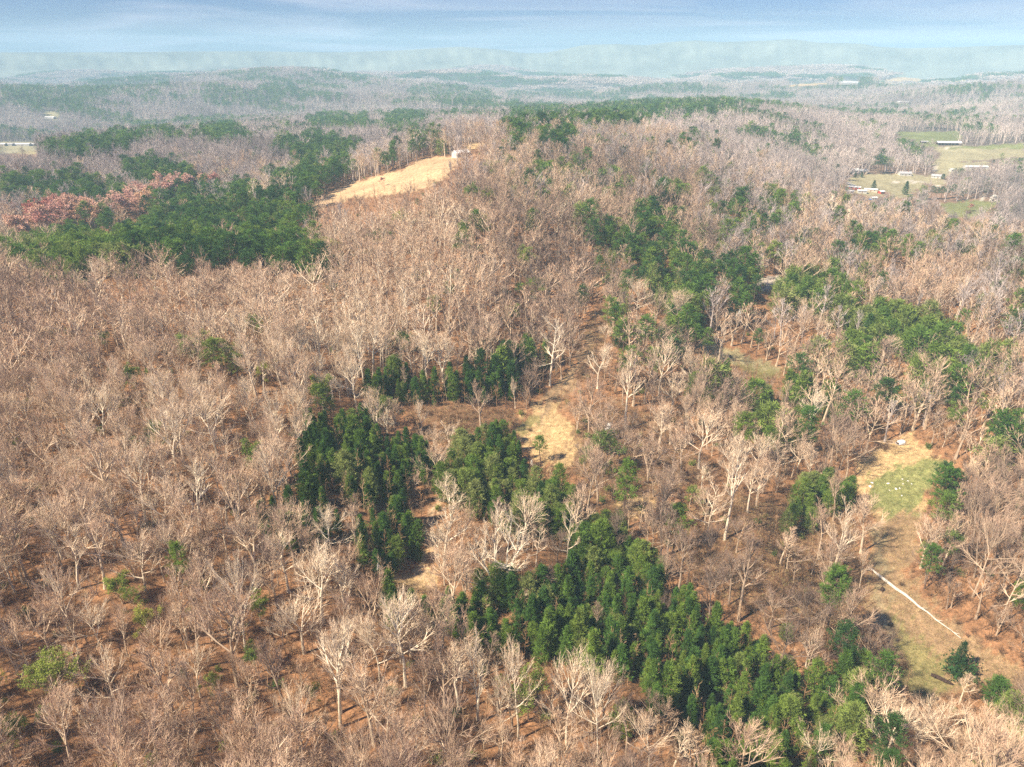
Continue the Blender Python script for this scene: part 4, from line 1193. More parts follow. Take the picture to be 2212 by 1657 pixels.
def tall_pines(d0, d1, s, seed):
    """More of the tall pines where they stand close."""
    X, Y, Z, g = spots(d0, d1, s, seed)
    h = np.clip(g.normal(16.0, 3.0, X.size), 9, 22)
    qx, qy = project(X, Y, Z + h * .65)
    wx, wy = wobble(qx, qy)
    k = np.zeros(X.size, bool)
    for poly, dens, kd in PINES:
        if kd == 0 and dens >= .8:
            k |= inside(poly, qx + wx + g.normal(size=X.size) * 3, qy + .5 * wy + g.normal(size=X.size) * 3) & (g.uniform(0, 1, X.size) < dens * .75)
    bx, by = project(X, Y, Z)
    k &= ~open_at(bx, by, g) & ~clears(X, Y, Z, h, g)
    for i in np.nonzero(k)[0]:
        r_i = float(np.hypot(X[i], Y[i]))
        m = PINE[0][g.randint(4)] if r_i < 250 else PINE_MID[0][g.randint(2)] if r_i < 900 else PINE_FAR[g.randint(3)]
        kk = h[i] / m.top
        TREES.append(dict(kind='pine_tree', m=m, x=X[i], y=Y[i], z=Z[i], sx=kk * g.uniform(1.0, 1.5), sz=kk, rz=g.uniform(0, 6.28), tint=g.uniform(0, .8) * g.uniform(.7, 1.1), d=r_i, h=float(h[i]), form='', hand=False, w=2 * m.rad * kk))


tall_pines(150, 420, 6.5, 32)


def small_trees(d0, d1, s, seed):
    """The lower storey of half-grown hardwoods."""
    X, Y, Z, g = spots(d0, d1, s, seed)
    h = np.clip(g.normal(10.5, 2.2, X.size), 6, 15)
    bx, by = project(X, Y, Z)
    tx, ty = project(X, Y, Z + h * .85)
    bad = open_at(bx, by, g) | clears(X, Y, Z, h, g)
    r = np.hypot(X, Y)
    for hx0, hy0, hx1, hy1, hd, hb in BOXES:
        bad |= (r < hd) & (g.uniform(0, 1, X.size) < (.5 if hb else .92)) & (tx > hx0) & (tx < hx1) & (ty > hy0) & (ty < hy1)
    for poly, dens, kd in PINES:
        if dens >= .8:
            bad |= (inside(poly, tx, ty) | inside(poly, bx, by - 6)) & (g.uniform(0, 1, X.size) < .94)
    for x0, y0 in zip(hx, hy):
        bad |= np.hypot(X - x0, Y - y0) < 1.6
    pv_ = patch(X, Y)
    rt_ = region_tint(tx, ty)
    for i in np.nonzero(~bad)[0]:
        r_i = float(np.hypot(X[i], Y[i]))
        ms = BARE[('vase', 'narrow', 'fork', 'broad')[g.randint(4)]] if r_i < 240 else BARE_MID
        m = ms[g.randint(len(ms))]
        kk = h[i] / m.top
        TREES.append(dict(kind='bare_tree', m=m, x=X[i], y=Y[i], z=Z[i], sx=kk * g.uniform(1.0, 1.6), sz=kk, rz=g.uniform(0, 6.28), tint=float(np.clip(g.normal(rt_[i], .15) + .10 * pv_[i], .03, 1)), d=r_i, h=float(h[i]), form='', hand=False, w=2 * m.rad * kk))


small_trees(60, 420, 8.0, 33)
# ------------------------------------------------------------------ woodland too numerous to count, one object per kind
def scatter(name, models, rows, kind='stuff'):
    """rows: (model index, x, y, z, sx, sz, rz, tint)"""
    src = bpy.data.collections.new(name + '_forms')          # kept out of the scene: only its copies stand in it
    for k, me in enumerate(models):
        o = bpy.data.objects.new('%s_form_%03d' % (name, k), me)
        src.objects.link(o)
    rows = np.array(rows, float)
    me = bpy.data.meshes.new(name)
    me.vertices.add(len(rows))
    me.vertices.foreach_set('co', rows[:, 1:4].ravel())
    for nm, ty, arr in (('form', 'INT', rows[:, 0].astype(np.int32)), ('rz', 'FLOAT', rows[:, 6]), ('tint', 'FLOAT', rows[:, 7])):
        me.attributes.new(nm, ty, 'POINT').data.foreach_set('value', np.ascontiguousarray(arr, dtype=np.int32 if ty == 'INT' else np.float32))
    me.attributes.new('grown', 'FLOAT_VECTOR', 'POINT').data.foreach_set('vector', np.c_[rows[:, 4], rows[:, 4], rows[:, 5]].astype(np.float32).ravel())
    me.update()
    o = link(name, me)
    ng = bpy.data.node_groups.new(name + '_growth', 'GeometryNodeTree')
    ng.interface.new_socket('Geometry', in_out='INPUT', socket_type='NodeSocketGeometry')
    ng.interface.new_socket('Geometry', in_out='OUTPUT', socket_type='NodeSocketGeometry')
    gi, go = ng.nodes.new('NodeGroupInput'), ng.nodes.new('NodeGroupOutput')
    iop, ci = ng.nodes.new('GeometryNodeInstanceOnPoints'), ng.nodes.new('GeometryNodeCollectionInfo')
    ci.inputs['Collection'].default_value = src
    ci.inputs['Separate Children'].default_value = True
    ci.inputs['Reset Children'].default_value = True
    iop.inputs['Pick Instance'].default_value = True

    def attr(nm, ty):
        n = ng.nodes.new('GeometryNodeInputNamedAttribute')
        n.data_type = ty
        n.inputs['Name'].default_value = nm
        return n.outputs['Attribute']
    cx = ng.nodes.new('ShaderNodeCombineXYZ')
    e2r = ng.nodes.new('FunctionNodeEulerToRotation')
    L = ng.links.new
    L(gi.outputs[0], iop.inputs['Points'])
    L(ci.outputs[0], iop.inputs['Instance'])
    L(attr('form', 'INT'), iop.inputs['Instance Index'])
    L(attr('rz', 'FLOAT'), cx.inputs['Z'])
    L(cx.outputs[0], e2r.inputs[0])
    L(e2r.outputs[0], iop.inputs['Rotation'])
    L(attr('grown', 'FLOAT_VECTOR'), iop.inputs['Scale'])
    L(iop.outputs[0], go.inputs[0])
    md = o.modifiers.new('growth', 'NODES')
    md.node_group = ng
    return tag(o, kind=kind)


PER_KIND = 296
single, rest = {}, {}
for k in ('bare_tree', 'pine_tree', 'leafing_tree', 'flowering_tree', 'blossom_tree'):
    mine = [t_ for t_ in TREES if t_['kind'] == k]
    for t_ in mine:
        qx, qy = project(np.array([t_['x']]), np.array([t_['y']]), np.array([t_['z'] + t_['h'] * .7]))
        t_['qx'], t_['qy'] = float(qx[0]), float(qy[0])
        inview = 4 < t_['qx'] < 2208 and 4 < t_['qy'] < 1654
        t_['rank'] = (t_['h'] * t_['w']) / t_['d'] ** 2 * (1.5 if t_['hand'] else 1.0) if inview else 0
    mine.sort(key=lambda t_: -t_['rank'])
    cap = PER_KIND if k in ('bare_tree', 'pine_tree') else 150
    single[k] = [t_ for t_ in mine[:cap] if t_['rank'] > 0]
    ids = {id(t_) for t_ in single[k]}
    rest[k] = [t_ for t_ in mine if id(t_) not in ids]

MASS = {'bare_tree': 'bare_woodland', 'pine_tree': 'evergreen_woodland', 'leafing_tree': 'budding_woodland', 'flowering_tree': 'flowering_woodland', 'blossom_tree': 'blossom_woodland'}
for k, lst in rest.items():
    if not lst:
        continue
    ms = []
    idx = {}
    rows = []
    for t_ in lst:
        if id(t_['m']) not in idx:
            idx[id(t_['m'])] = len(ms)
            ms.append(t_['m'].whole)
        rows.append((idx[id(t_['m'])], t_['x'], t_['y'], t_['z'], t_['sx'], t_['sz'], t_['rz'], t_['tint']))
    scatter(MASS[k], ms, rows)

# far canopy, patch by patch
X, Y, Z, g = spots(3250, 6700, 40, 41)
r_ = np.hypot(X, Y)
qx, qy = project(X, Y, Z + 15)
ok = ~open_at(*project(X, Y, Z), g)
pz = patch(X * .3, Y * .6)
pine_far = pz + g.normal(size=X.size) * .12 > .6
for poly, dens, kd in PINES:
    k = inside(poly, qx, qy)
    pine_far[k] = g.uniform(0, 1, k.sum()) < dens
fb, fp = [clump(900 + k, 0) for k in range(4)], [clump(910 + k, 1) for k in range(3)]
for nm, sel, cl, mt_, t0, t1 in (('bare_far_woodland', ok & ~pine_far, fb, M_GREYTWIG, .3, 1.0), ('evergreen_far_woodland', ok & pine_far, fp, M_NEEDLE, .1, .5)):
    scatter(nm, [c.mesh(nm, [mt_]) for c in cl], [(g.randint(len(cl)), X[i], Y[i], Z[i] - 1.5, g.uniform(.9, 1.25), g.uniform(.8, 1.2), g.uniform(0, 6.28), g.uniform(t0, t1)) for i in np.nonzero(sel)[0]])

# understorey: saplings and brush that nobody could count
rows = []
for d0, d1, s, seed in ((60, 300, 2.4, 51), (300, 700, 4.6, 52)):
    X, Y, Z, g = spots(d0, d1, s, seed)
    px, py = project(X, Y, Z)
    open_ = np.zeros(X.size, bool)
    for poly, c, bare in OPEN:
        if bare >= 1:
            k = inside(poly, px + g.normal(size=px.size) * 3, py + g.normal(size=px.size) * 2)
            open_ |= k & (g.uniform(0, 1, X.size) < .995)
    for line, hw, _ in TRACKS:
        open_ |= seg_dist(line, px, py) < hw * 1.2
    low = np.zeros(X.size, bool)
    for poly, c, bare in OPEN:
        if bare < 1:
            low |= inside(poly, px, py)
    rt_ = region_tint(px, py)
    for i in np.nonzero(~open_)[0]:
        u = g.uniform()
        p_s = .38 if not low[i] else .22
        if u < p_s:
            near = math.hypot(X[i], Y[i]) < 280
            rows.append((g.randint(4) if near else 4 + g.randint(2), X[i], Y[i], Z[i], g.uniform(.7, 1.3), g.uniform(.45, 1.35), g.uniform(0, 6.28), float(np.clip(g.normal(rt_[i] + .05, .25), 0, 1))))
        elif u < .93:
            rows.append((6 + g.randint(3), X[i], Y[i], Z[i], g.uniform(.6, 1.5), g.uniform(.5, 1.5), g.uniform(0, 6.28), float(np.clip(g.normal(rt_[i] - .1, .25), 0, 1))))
        elif u < .955:
            rows.append((9 + g.randint(2), X[i], Y[i], Z[i], g.uniform(.6, 1.3), g.uniform(.6, 1.3), g.uniform(0, 6.28), g.uniform(.05, .7)))
scatter('undergrowth', [b_.mesh('undergrowth', [M_BRUSH]) for b_ in SAPL + SAPL_MID + SHRUB] + [b_.mesh('undergrowth', [M_BRUSH, M_LEAF]) for b_ in GSHRUB], rows)

# ------------------------------------------------------------------ single trees
MARKS = [('the big white multi-stemmed tree', 1075, 1180), ('the pale rounded tree near the bottom edge', 1315, 1540), ('the lone pale tree beside the track', 1190, 740), ('the straw clearing', 1190, 950), ('the forked dirt track', 1225, 825),
         ('the fallen white log', 1975, 1305), ('the white shell in the brown grass', 1944, 955), ('the chalky rubble patch', 1935, 1045), ('the sandy track end', 915, 1255), ('the round young pine grove', 845, 1160),
         ('the tan hilltop field', 870, 390), ('the white-roofed barn', 998, 332), ('the pine plantation on the left', 470, 490), ('the red maples', 130, 460), ('the narrow shadowed pine belt', 950, 820), ('the young pines beside the clearing', 1085, 950),
         ('the green hollow on the right', 1960, 1410), ('the pale sandy gap', 1675, 608), ('the grassy strip on the slope', 1610, 780), ('the white-stemmed tree among bright pines', 1740, 880), ('the dark evergreen ridge clump', 1890, 530), ('the farmyard', 1870, 410),
         ('the pasture barn', 2048, 309), ('the tall round-topped pine', 700, 860), ('the twin round pines on the left slope', 490, 790), ('the yellow-green tree pair', 310, 1320), ('the bright lone pine on the left', 398, 1200), ('the green tree near the left edge', 118, 1455),
         ('the spreading white tree on the left slope', 520, 1250), ('the white blossom by the sandy track', 822, 1238), ('the orange-budded tree', 1530, 910), ('the dead white tree on pines', 1615, 1390), ('the olive cedars by the hollow', 1780, 1540), ('the white bush at the pasture edge', 2140, 435),
         ('the dark pine block across the valley', 1300, 245), ('the bottom right corner', 2190, 1640), ('the bottom left corner', 20, 1640), ('the lower right frame side', 2200, 1150), ('the spire of white blossom', 1590, 695), ('the dark pines at the far right', 2160, 930)]
_used = {}


def where_is(qx, qy, what):
    order = sorted(range(len(MARKS)), key=lambda k: math.hypot(MARKS[k][1] - qx, (MARKS[k][2] - qy) * 1.3))
    k = order[0]
    nm, mx_, my_ = MARKS[k]
    dx_, dy_ = qx - mx_, qy - my_
    side = ('right of' if dx_ > 0 else 'left of') if abs(dx_) > abs(dy_) else ('below' if dy_ > 0 else 'above')
    return nm, side


ORD = ['nearest', 'second', 'third', 'fourth', 'fifth', 'sixth', 'seventh', 'eighth', 'ninth', 'tenth', 'eleventh', 'twelfth', 'thirteenth', 'fourteenth', 'fifteenth']


def look(t_):
    k = t_['kind']
    slim = t_['w'] / t_['h']
    if k == 'bare_tree':
        size = 'tall' if t_['h'] > 21 else 'low' if t_['h'] < 13 else 'middling'
        crown = {'multi': 'many-stemmed', 'solo': 'sparse', 'round': 'round', 'fork': 'forked'}.get(t_['form']) or ('slim' if slim < .42 else 'spreading' if slim > .75 else 'fan-crowned')
        hue = 'cream' if t_['tint'] > .78 else 'brown' if t_['tint'] < .4 else 'tan'
        return '%s %s %s bare tree' % (size, crown, hue)
    if k == 'pine_tree':
        hue = 'olive' if t_['tint'] > .68 else 'dark green' if t_['tint'] < .35 else 'green'
        size = 'tall' if t_['h'] > 15 else 'small' if t_['h'] < 8 else 'middling'
        return '%s %s %s' % (size, hue, 'evergreen' if slim > .5 else 'narrow evergreen')
    if k == 'leafing_tree':
        hue = 'yellow-green' if t_['tint'] > .6 else 'deep green' if t_['tint'] < .35 else 'fresh green'
        return '%s %s leafing tree' % ('broad' if slim > .7 else 'upright', hue)
    if k == 'flowering_tree':
        hue = 'red' if t_['tint'] < .25 else 'orange' if t_['tint'] > .7 else 'pink'
        return '%s %s budding tree' % ('broad' if slim > .8 else 'upright', hue)
    return 'small white blossoming tree'


CAT = {'bare_tree': 'bare tree', 'pine_tree': 'pine tree', 'leafing_tree': 'leafing tree', 'flowering_tree': 'flowering tree', 'blossom_tree': 'blossom tree'}
GRP = {'bare_tree': 'leafless hardwoods of the hillside woods', 'pine_tree': 'evergreens standing among the bare woods', 'leafing_tree': 'hardwoods in first leaf', 'flowering_tree': 'trees in red and orange bud', 'blossom_tree': 'white flowering trees'}
groups_ = {}
for k, lst in single.items():
    for t_ in lst:
        nm, side = where_is(t_['qx'], t_['qy'], k)
        mk = next(m for m in MARKS if m[0] == nm)
        t_['off'] = math.hypot(mk[1] - t_['qx'], mk[2] - t_['qy'])
        groups_.setdefault((look(t_), nm, side), []).append(t_)
for (lk, nm, side), lst in groups_.items():
    lst.sort(key=lambda t_: t_['off'])
    for n_, t_ in enumerate(lst):
        how = '' if len(lst) == 1 else ORD[n_] + ' ' if n_ < len(ORD) else 'outermost '
        lab = lambda l_: '%s %s%s %s' % (l_, '' if not how else how, side, nm)
        t_['label'] = lab(lk) if len(lab(lk).replace('-', ' ').split()) <= 16 else lab(lk).replace('the ', '').replace('middling ', '')
for k, lst in single.items():
    for t_ in lst:
        o = empty(k, (t_['x'], t_['y'], t_['z']), t_['rz'])
        o.scale = (t_['sx'], t_['sx'], t_['sz'])
        tag(o, t_['label'], CAT[k], GRP[k])
        for part, me in (('trunk', t_['m'].trunk), ('crown', t_['m'].crown)):
            c = link(part, me, o)
            c['tint'] = float(t_['tint'])


# ------------------------------------------------------------------ grass of the clearings
M_GRASS = tinted('dry_and_green_grass', [(0, (.50, .38, .20)), (.5, (.24, .21, .085)), (1, (.12, .18, .05))], .3, .5)


def grass_tuft(seed):
    g = np.random.RandomState(seed)
    B = MB()
    for k in range(14):
        d = unit(np.array([g.normal() * .55, g.normal() * .55, 1.0]))
        p = np.array([g.normal() * .3, g.normal() * .3, -.03])
        B.sliver(p, p + d * g.uniform(.2, .55), rnd_perp(g, d) * .035, 0)
    return B


rows = []
X, Y, Z, g = spots(90, 330, .85, 61, 40, 1700)
px, py = project(X, Y, Z)
wx, wy = wobble(px, py)
tn_ = np.full(X.size, -1.0)
for poly, c, bare in OPEN:
    k = inside(poly, px + wx * .6 + g.normal(size=X.size) * 5, py + wy * .3 + g.normal(size=X.size) * 3)
    tn_[k] = {STRAW: .08, GOLD: .05, GREEN: .92, OLIVE: .62, PALE: .3, SAND: 0, BRUSH: .2, DIRT: .16}[c]
for line, hw, _ in TRACKS:
    tn_[seg_dist(line, px, py) < hw * .9] = -1
for i in np.nonzero((tn_ >= 0) & (g.uniform(0, 1, X.size) < .75))[0]:
    rows.append((g.randint(3), X[i], Y[i], Z[i], g.uniform(.7, 1.5), g.uniform(.5, 1.4), g.uniform(0, 6.28), float(np.clip(tn_[i] + g.normal() * .17, 0, 1))))
scatter('grass', [grass_tuft(840 + k).mesh('grass', [M_GRASS]) for k in range(3)], rows)

# ------------------------------------------------------------------ buildings
M_WHITEROOF = plain('white_sheet_roof', (.60, .60, .60), .45, .05, .6)
M_GREYROOF = plain('grey_shingle_roof', (.36, .36, .37), .8, .15, 1.2)
M_BROWNROOF = plain('brown_shingle_roof', (.26, .20, .17), .85, .15, 1.2)
M_WALLW = plain('white_siding', (.50, .49, .46), .7, .06, .6)
M_WALLB = plain('brick_siding', (.36, .20, .15), .85, .2, 2.0)
M_WALLT = plain('tan_siding', (.55, .46, .36), .8, .08, .8)
M_PANE = plain('window_pane', (.04, .05, .06), .15, .1, 1)
M_TRIM = plain('white_trim', (.78, .78, .76), .6, .05, 1)
M_WOOD = plain('weathered_wood', (.27, .20, .15), .9, .25, 1.5)
M_STEEL = plain('galvanised_steel', (.48, .49, .50), .5, .1, 1.0, .3)
M_BLUE = plain('blue_tarp', (.05, .22, .62), .5, .1, 1)
M_REDP = plain('red_paint', (.45, .07, .05), .6, .1, 1)


def child(o, name, B, m):
    return link(name, B.mesh(name, [m]), o)


def gable(B, L, Wd, z0, rise, ov=.4, th=.18):
    for s in (-1, 1):
        b = len(B.v)
        for x in (-L / 2 - ov, L / 2 + ov):
            for dz in (0, th):
                B.v += [(x, 0, z0 + rise + dz), (x, s * (Wd / 2 + ov), z0 - ov * rise / (Wd / 2) + dz)]
        for f in ((0, 1, 5, 4), (2, 6, 7, 3), (0, 2, 3, 1), (4, 5, 7, 6), (1, 3, 7, 5), (0, 4, 6, 2)):
            B.f.append(tuple(b + i for i in f)); B.m.append(0)


def house(name, label, cat, px, py, L, Wd, hgt, rise, deg, roof, wall, group=None, chimney=False, open_sided=False, wins=3):
    X, Y, Z = (float(q[0]) for q in ground_at(px, py))
    k_ = .66 if math.hypot(X, Y) > 1800 else .82
    L, Wd, hgt, rise = L * k_, Wd * k_, max(hgt * k_, 2.4), rise * k_
    o = empty(name, (X, Y, Z - .15), R(deg))
    tag(o, label, cat, group)
    if open_sided:
        n = max(3, int(L / 4))
        for k in range(n + 1):
            for s in (-1, 1):
                x = -L / 2 + .15 + (L - .3) * k / n
                B = MB(); B.box(x - .12, x + .12, s * (Wd / 2 - .15) - .12, s * (Wd / 2 - .15) + .12, -.5, hgt + .02)
                child(o, 'post', B, wall)
        B = MB(); B.box(-L / 2, L / 2, Wd / 2 - .05, Wd / 2 + .05, -.5, hgt * .95); child(o, 'back_wall', B, wall)
    else:
        B = MB()
        B.box(-L / 2, L / 2, -Wd / 2, Wd / 2, -.8, hgt)
        for s in (-1, 1):
            b = len(B.v)
            x = s * L / 2
            B.v += [(x, -Wd / 2, hgt), (x, Wd / 2, hgt), (x, 0, hgt + rise - .02)]
            B.f.append((b, b + 1, b + 2)); B.m.append(0)
        child(o, 'wall', B, wall)
        for s in (-1, 1):
            for k in range(wins):
                x = -L / 2 + L * (k + .8) / (wins + .6)
                if s == -1 and k == wins // 2:
                    B = MB(); B.box(x - .5, x + .5, s * Wd / 2 - .06, s * Wd / 2 + .05, .1, 2.2); child(o, 'door', B, M_WOOD)
                    continue
                B = MB(); B.box(x - .65, x + .65, s * Wd / 2 - .05, s * Wd / 2 + .05, 1.0, 2.2)
                f = child(o, 'window', B, M_TRIM)
                B = MB(); B.box(x - .52, x + .52, s * Wd / 2 - .07, s * Wd / 2 + .07, 1.1, 2.1)
                link('pane', B.mesh('pane', [M_PANE]), f)
    B = MB(); gable(B, L, Wd, hgt, rise)
    rf = child(o, 'roof', B, roof)
    if chimney:
        B = MB(); B.box(L * .22, L * .22 + .8, -.9, -.1, hgt, hgt + rise + .9)
        link('chimney', B.mesh('chimney', [M_WALLB]), rf)
    return o


D = lambda c, x, y: cv(c, [(x, y)])[0]
house('barn', 'white metal-roofed barn at the far end of the tan hilltop field', 'barn', *D('g', 1120, 745), 15, 9, 4.0, 2.0, 35, M_WHITEROOF, M_WALLW)
house('house', 'white-roofed house among trees just above the hilltop barn', 'house', *D('g', 1190, 535), 15, 10, 3.2, 2.2, -20, M_WHITEROOF, M_WALLT, chimney=True)
house('house', 'pale-roofed house beside dark cedars right of the hilltop barn', 'house', *D('g', 1600, 500), 16, 10, 3.2, 2.0, 8, M_WHITEROOF, M_WALLW)
house('house', 'grey-roofed house further up the road beyond the hilltop barn', 'house', *D('g', 1500, 385), 18, 11, 3.2, 2.2, 4, M_GREYROOF, M_WALLW)
house('house', 'white house between the pine clumps left of the hilltop road', 'house', *D('g', 825, 265), 22, 12, 3.6, 2.6, 0, M_WHITEROOF, M_WALLW, chimney=True)
house('house', 'small cream house right of the white house between pines', 'house', *D('g', 1040, 225), 13, 10, 3.2, 2.2, 60, M_BROWNROOF, M_WALLW)
house('pole_barn', 'long white-roofed open pole barn on the green pasture', 'barn', *D('f', 1370, 290), 36, 11, 4.0, 2.0, -6, M_WHITEROOF, M_WOOD, open_sided=True)
house('shed', 'small dark open shed left of the pasture pole barn', 'shed', *D('f', 1100, 270), 11, 6, 2.8, .9, 0, M_GREYROOF, M_WOOD, open_sided=True)
house('long_house', 'long low white-roofed building below the pasture', 'barn', *D('f', 1670, 552), 30, 9, 2.6, 1.4, -3, M_WHITEROOF, M_WALLW, wins=6)
house('shed', 'little white shed on the lane left of the long low building', 'shed', *D('f', 1415, 582), 7, 5, 2.4, 1.0, 10, M_WHITEROOF, M_WALLW, wins=2)
house('house', 'grey-roofed house beside a dark cedar at the yard corner', 'house', *D('f', 1235, 655), 11, 8, 3.0, 1.9, -30, M_GREYROOF, M_WALLW, wins=2)
house('house', 'white house with tan gable at the top of the yard', 'house', *D('f', 885, 625), 15, 9, 3.0, 2.0, -6, M_GREYROOF, M_WALLW, chimney=True)
house('house', 'white-roofed house at the left top of the farmyard', 'house', *D('f', 325, 590), 11, 8, 3.0, 2.0, 12, M_WHITEROOF, M_WALLW, wins=2)
house('house', 'pale grey house behind the two dark cedars of the farmyard', 'house', *D('f', 415, 598), 12, 8, 3.0, 1.9, -5, M_GREYROOF, M_WALLT, wins=2)
house('mobile_home', 'grey-roofed mobile home lowest left in the farmyard', 'mobile home', *D('f', 265, 825), 11, 5, 2.6, .8, -24, M_GREYROOF, M_WALLW, 'low homes in the farmyard')
house('mobile_home', 'red-trimmed low shed along the farmyard lane', 'shed', *D('f', 330, 780), 13, 5, 2.5, .8, -28, M_WHITEROOF, M_REDP, 'low homes in the farmyard')
house('mobile_home', 'white mobile home in the middle of the farmyard row', 'mobile home', *D('f', 410, 820), 10, 5, 2.6, .8, -10, M_WHITEROOF, M_WALLW, 'low homes in the farmyard')
house('mobile_home', 'long white-roofed mobile home right of the farmyard cedars', 'mobile home', *D('f', 510, 805), 14, 5, 2.6, .8, -22, M_WHITEROOF, M_WALLT, 'low homes in the farmyard')
house('shed', 'brick-red shed at the right end of the farmyard row', 'shed', *D('f', 625, 830), 6, 5, 2.5, 1.0, 20, M_WHITEROOF, M_REDP, wins=2)
o = house('shed', 'small white shed with a blue tarp, lowest in the farmyard', 'shed', *D('f', 540, 900), 6.5, 4.5, 2.4, 1.0, 5, M_WHITEROOF, M_WALLW, wins=2)
B = MB(); B.box(-4.6, -3.3, -2.2, .4, -.1, 1.5); child(o, 'tarp', B, M_BLUE)
for k, (x, L, rf, wl, lb) in enumerate(((20, 20, M_WHITEROOF, M_WALLT, 'pale long house cut by the left frame edge in the meadow gap'), (130, 18, M_GREYROOF, M_WALLW, 'grey-roofed long house second from the left edge in the meadow gap'),
                                        (285, 40, M_WHITEROOF, M_WALLW, 'longest white building in the meadow gap at the left edge'), (450, 14, M_WHITEROOF, M_WALLW, 'short white house ending the row in the left meadow gap'))):
    house('long_house', lb, 'house', *D('h', x, 705), L, 11, 3.4, 1.8, -2 + 3 * k, rf, wl, 'pale buildings in the left meadow gap', wins=5)
house('house', 'white roofed house under the dark pines at far left', 'house', *D('h', 705, 325), 34, 14, 4, 2.5, -12, M_WHITEROOF, M_WALLW)
house('house', 'single pale house in grey woods above the left meadow', 'house', *D('h', 905, 610), 22, 11, 3.4, 2.2, 5, M_WHITEROOF, M_WALLW)
house('warehouse', 'long white warehouse left of the far pink field', 'warehouse', *D('b', 1460, 362), 95, 40, 9, 4, 0, M_WHITEROOF, M_WALLW, wins=8)
for k, (x, y, L) in enumerate(((545, 340, 60), (585, 342, 45), (630, 345, 70), (690, 346, 45))):
    house('warehouse', '%s pale building in the row of town roofs far across the valley' % ('leftmost', 'second', 'third', 'rightmost')[k], 'building', *D('b', x, y), L, 28, 8, 3, 4 * k - 5, M_WHITEROOF, M_WALLW, 'town roofs far across the valley', wins=4)
house('house', 'bright white house in the far woods above the dark pine block', 'house', *D('b', 893, 408), 24, 16, 6, 4, 20, M_WHITEROOF, M_WALLW)
house('house', 'wide pale house deep in the blue woods on the right', 'house', *D('b', 1690, 443), 45, 18, 5, 3, 0, M_WHITEROOF, M_WALLW)
house('house', 'pale house among bare trees at the right frame edge', 'house', *D('f', 2180, 1105), 15, 10, 3.2, 2.2, 10, M_WHITEROOF, M_WALLW)
house('house', 'left white house half hidden in bare trees below the long building', 'house', *D('f', 1960, 745), 12, 8, 3.2, 2.0, -8, M_WHITEROOF, M_WALLW)
house('house', 'right white house half hidden in bare trees below the long building', 'house', *D('f', 2040, 755), 13, 8, 3.2, 2.0, 12, M_WHITEROOF, M_WALLW)

# radio mast on the skyline
X, Y, Z = (float(q[0]) for q in ground_at(937, 189))
o = empty('radio_mast', (X, Y, Z))
tag(o, 'thin pale radio mast standing above the far blue woods', 'radio mast')
B = MB()
for k in range(3):
    a_ = 2.09 * k
    B.tube([(1.3 * math.cos(a_), 1.3 * math.sin(a_), 0), (.8 * math.cos(a_), .8 * math.sin(a_), 52)], [.3, .25], 4, cap=True)
child(o, 'lattice_leg', B, M_STEEL)
B = MB()
for k in range(13):
    for j in range(3):
        a0, a1 = 2.09 * j, 2.09 * (j + 1)
        B.tube([(1.2 * math.cos(a0), 1.2 * math.sin(a0), 4 * k), (1.1 * math.cos(a1), 1.1 * math.sin(a1), 4 * k + 4)], [.14, .14], 3)
child(o, 'brace', B, M_STEEL)
B = MB(); B.tube([(0, 0, 51), (0, 0, 60)], [.3, .12], 5, cap=True); child(o, 'antenna', B, M_STEEL)

# ------------------------------------------------------------------ small things in the clearings
g = np.random.RandomState(77)
M_LOG = plain('bleached_wood', (.50, .46, .40), .9, .28, 1.6)
M_STUB = plain('dark_rotten_wood', (.055, .035, .028), 1, .3, 2)
p0, p1 = cv('c8', [(1155, 540), (1672, 934)])
gx, gy, gz = ground_at(np.linspace(p0[0], p1[0], 12), np.linspace(p0[1], p1[1], 12))
o = empty('fallen_log', (float(gx[0]), float(gy[0]), float(gz[0])))
tag(o, 'long bleached white fallen tree lying across the brown hollow', 'fallen log')
P = np.c_[gx - gx[0], gy - gy[0], gz - gz[0] + .45]
P[:, :2] += g.normal(size=(12, 2)) * .22
P[:, 2] += np.abs(g.normal(size=12)) * .10
B = MB(); B.tube(P, np.interp(np.linspace(0, 1, 12), [0, .15, .35, .6, 1], [.22, .46, .40, .24, .08]), 8, cap=True)
child(o, 'trunk', B, M_LOG)
B = MB()
for k in range(5):
    a_ = 1.2 * k
    e = P[0] + np.array([-.9 - .2 * k % 2, .6 * math.cos(a_), .55 * math.sin(a_) + .1])
    B.tube([P[0], (P[0] + e) / 2 + g.normal(size=3) * .1, e], [.22, .14, .04], 5)
child(o, 'root', B, M_LOG)
for k, (i, sgn) in enumerate(((6, 1), (7, -1), (8, 1), (9, -1), (10, 1))):
    d = unit(P[i + 1] - P[i]) + np.array([.25 * sgn, .35 * sgn, .22])
    B = MB(); B.tube([P[i], P[i] + d * .8, P[i] + d * 1.7 + np.array([0, 0, .15])], [.13, .08, .03], 5)
    child(o, 'limb', B, M_LOG)

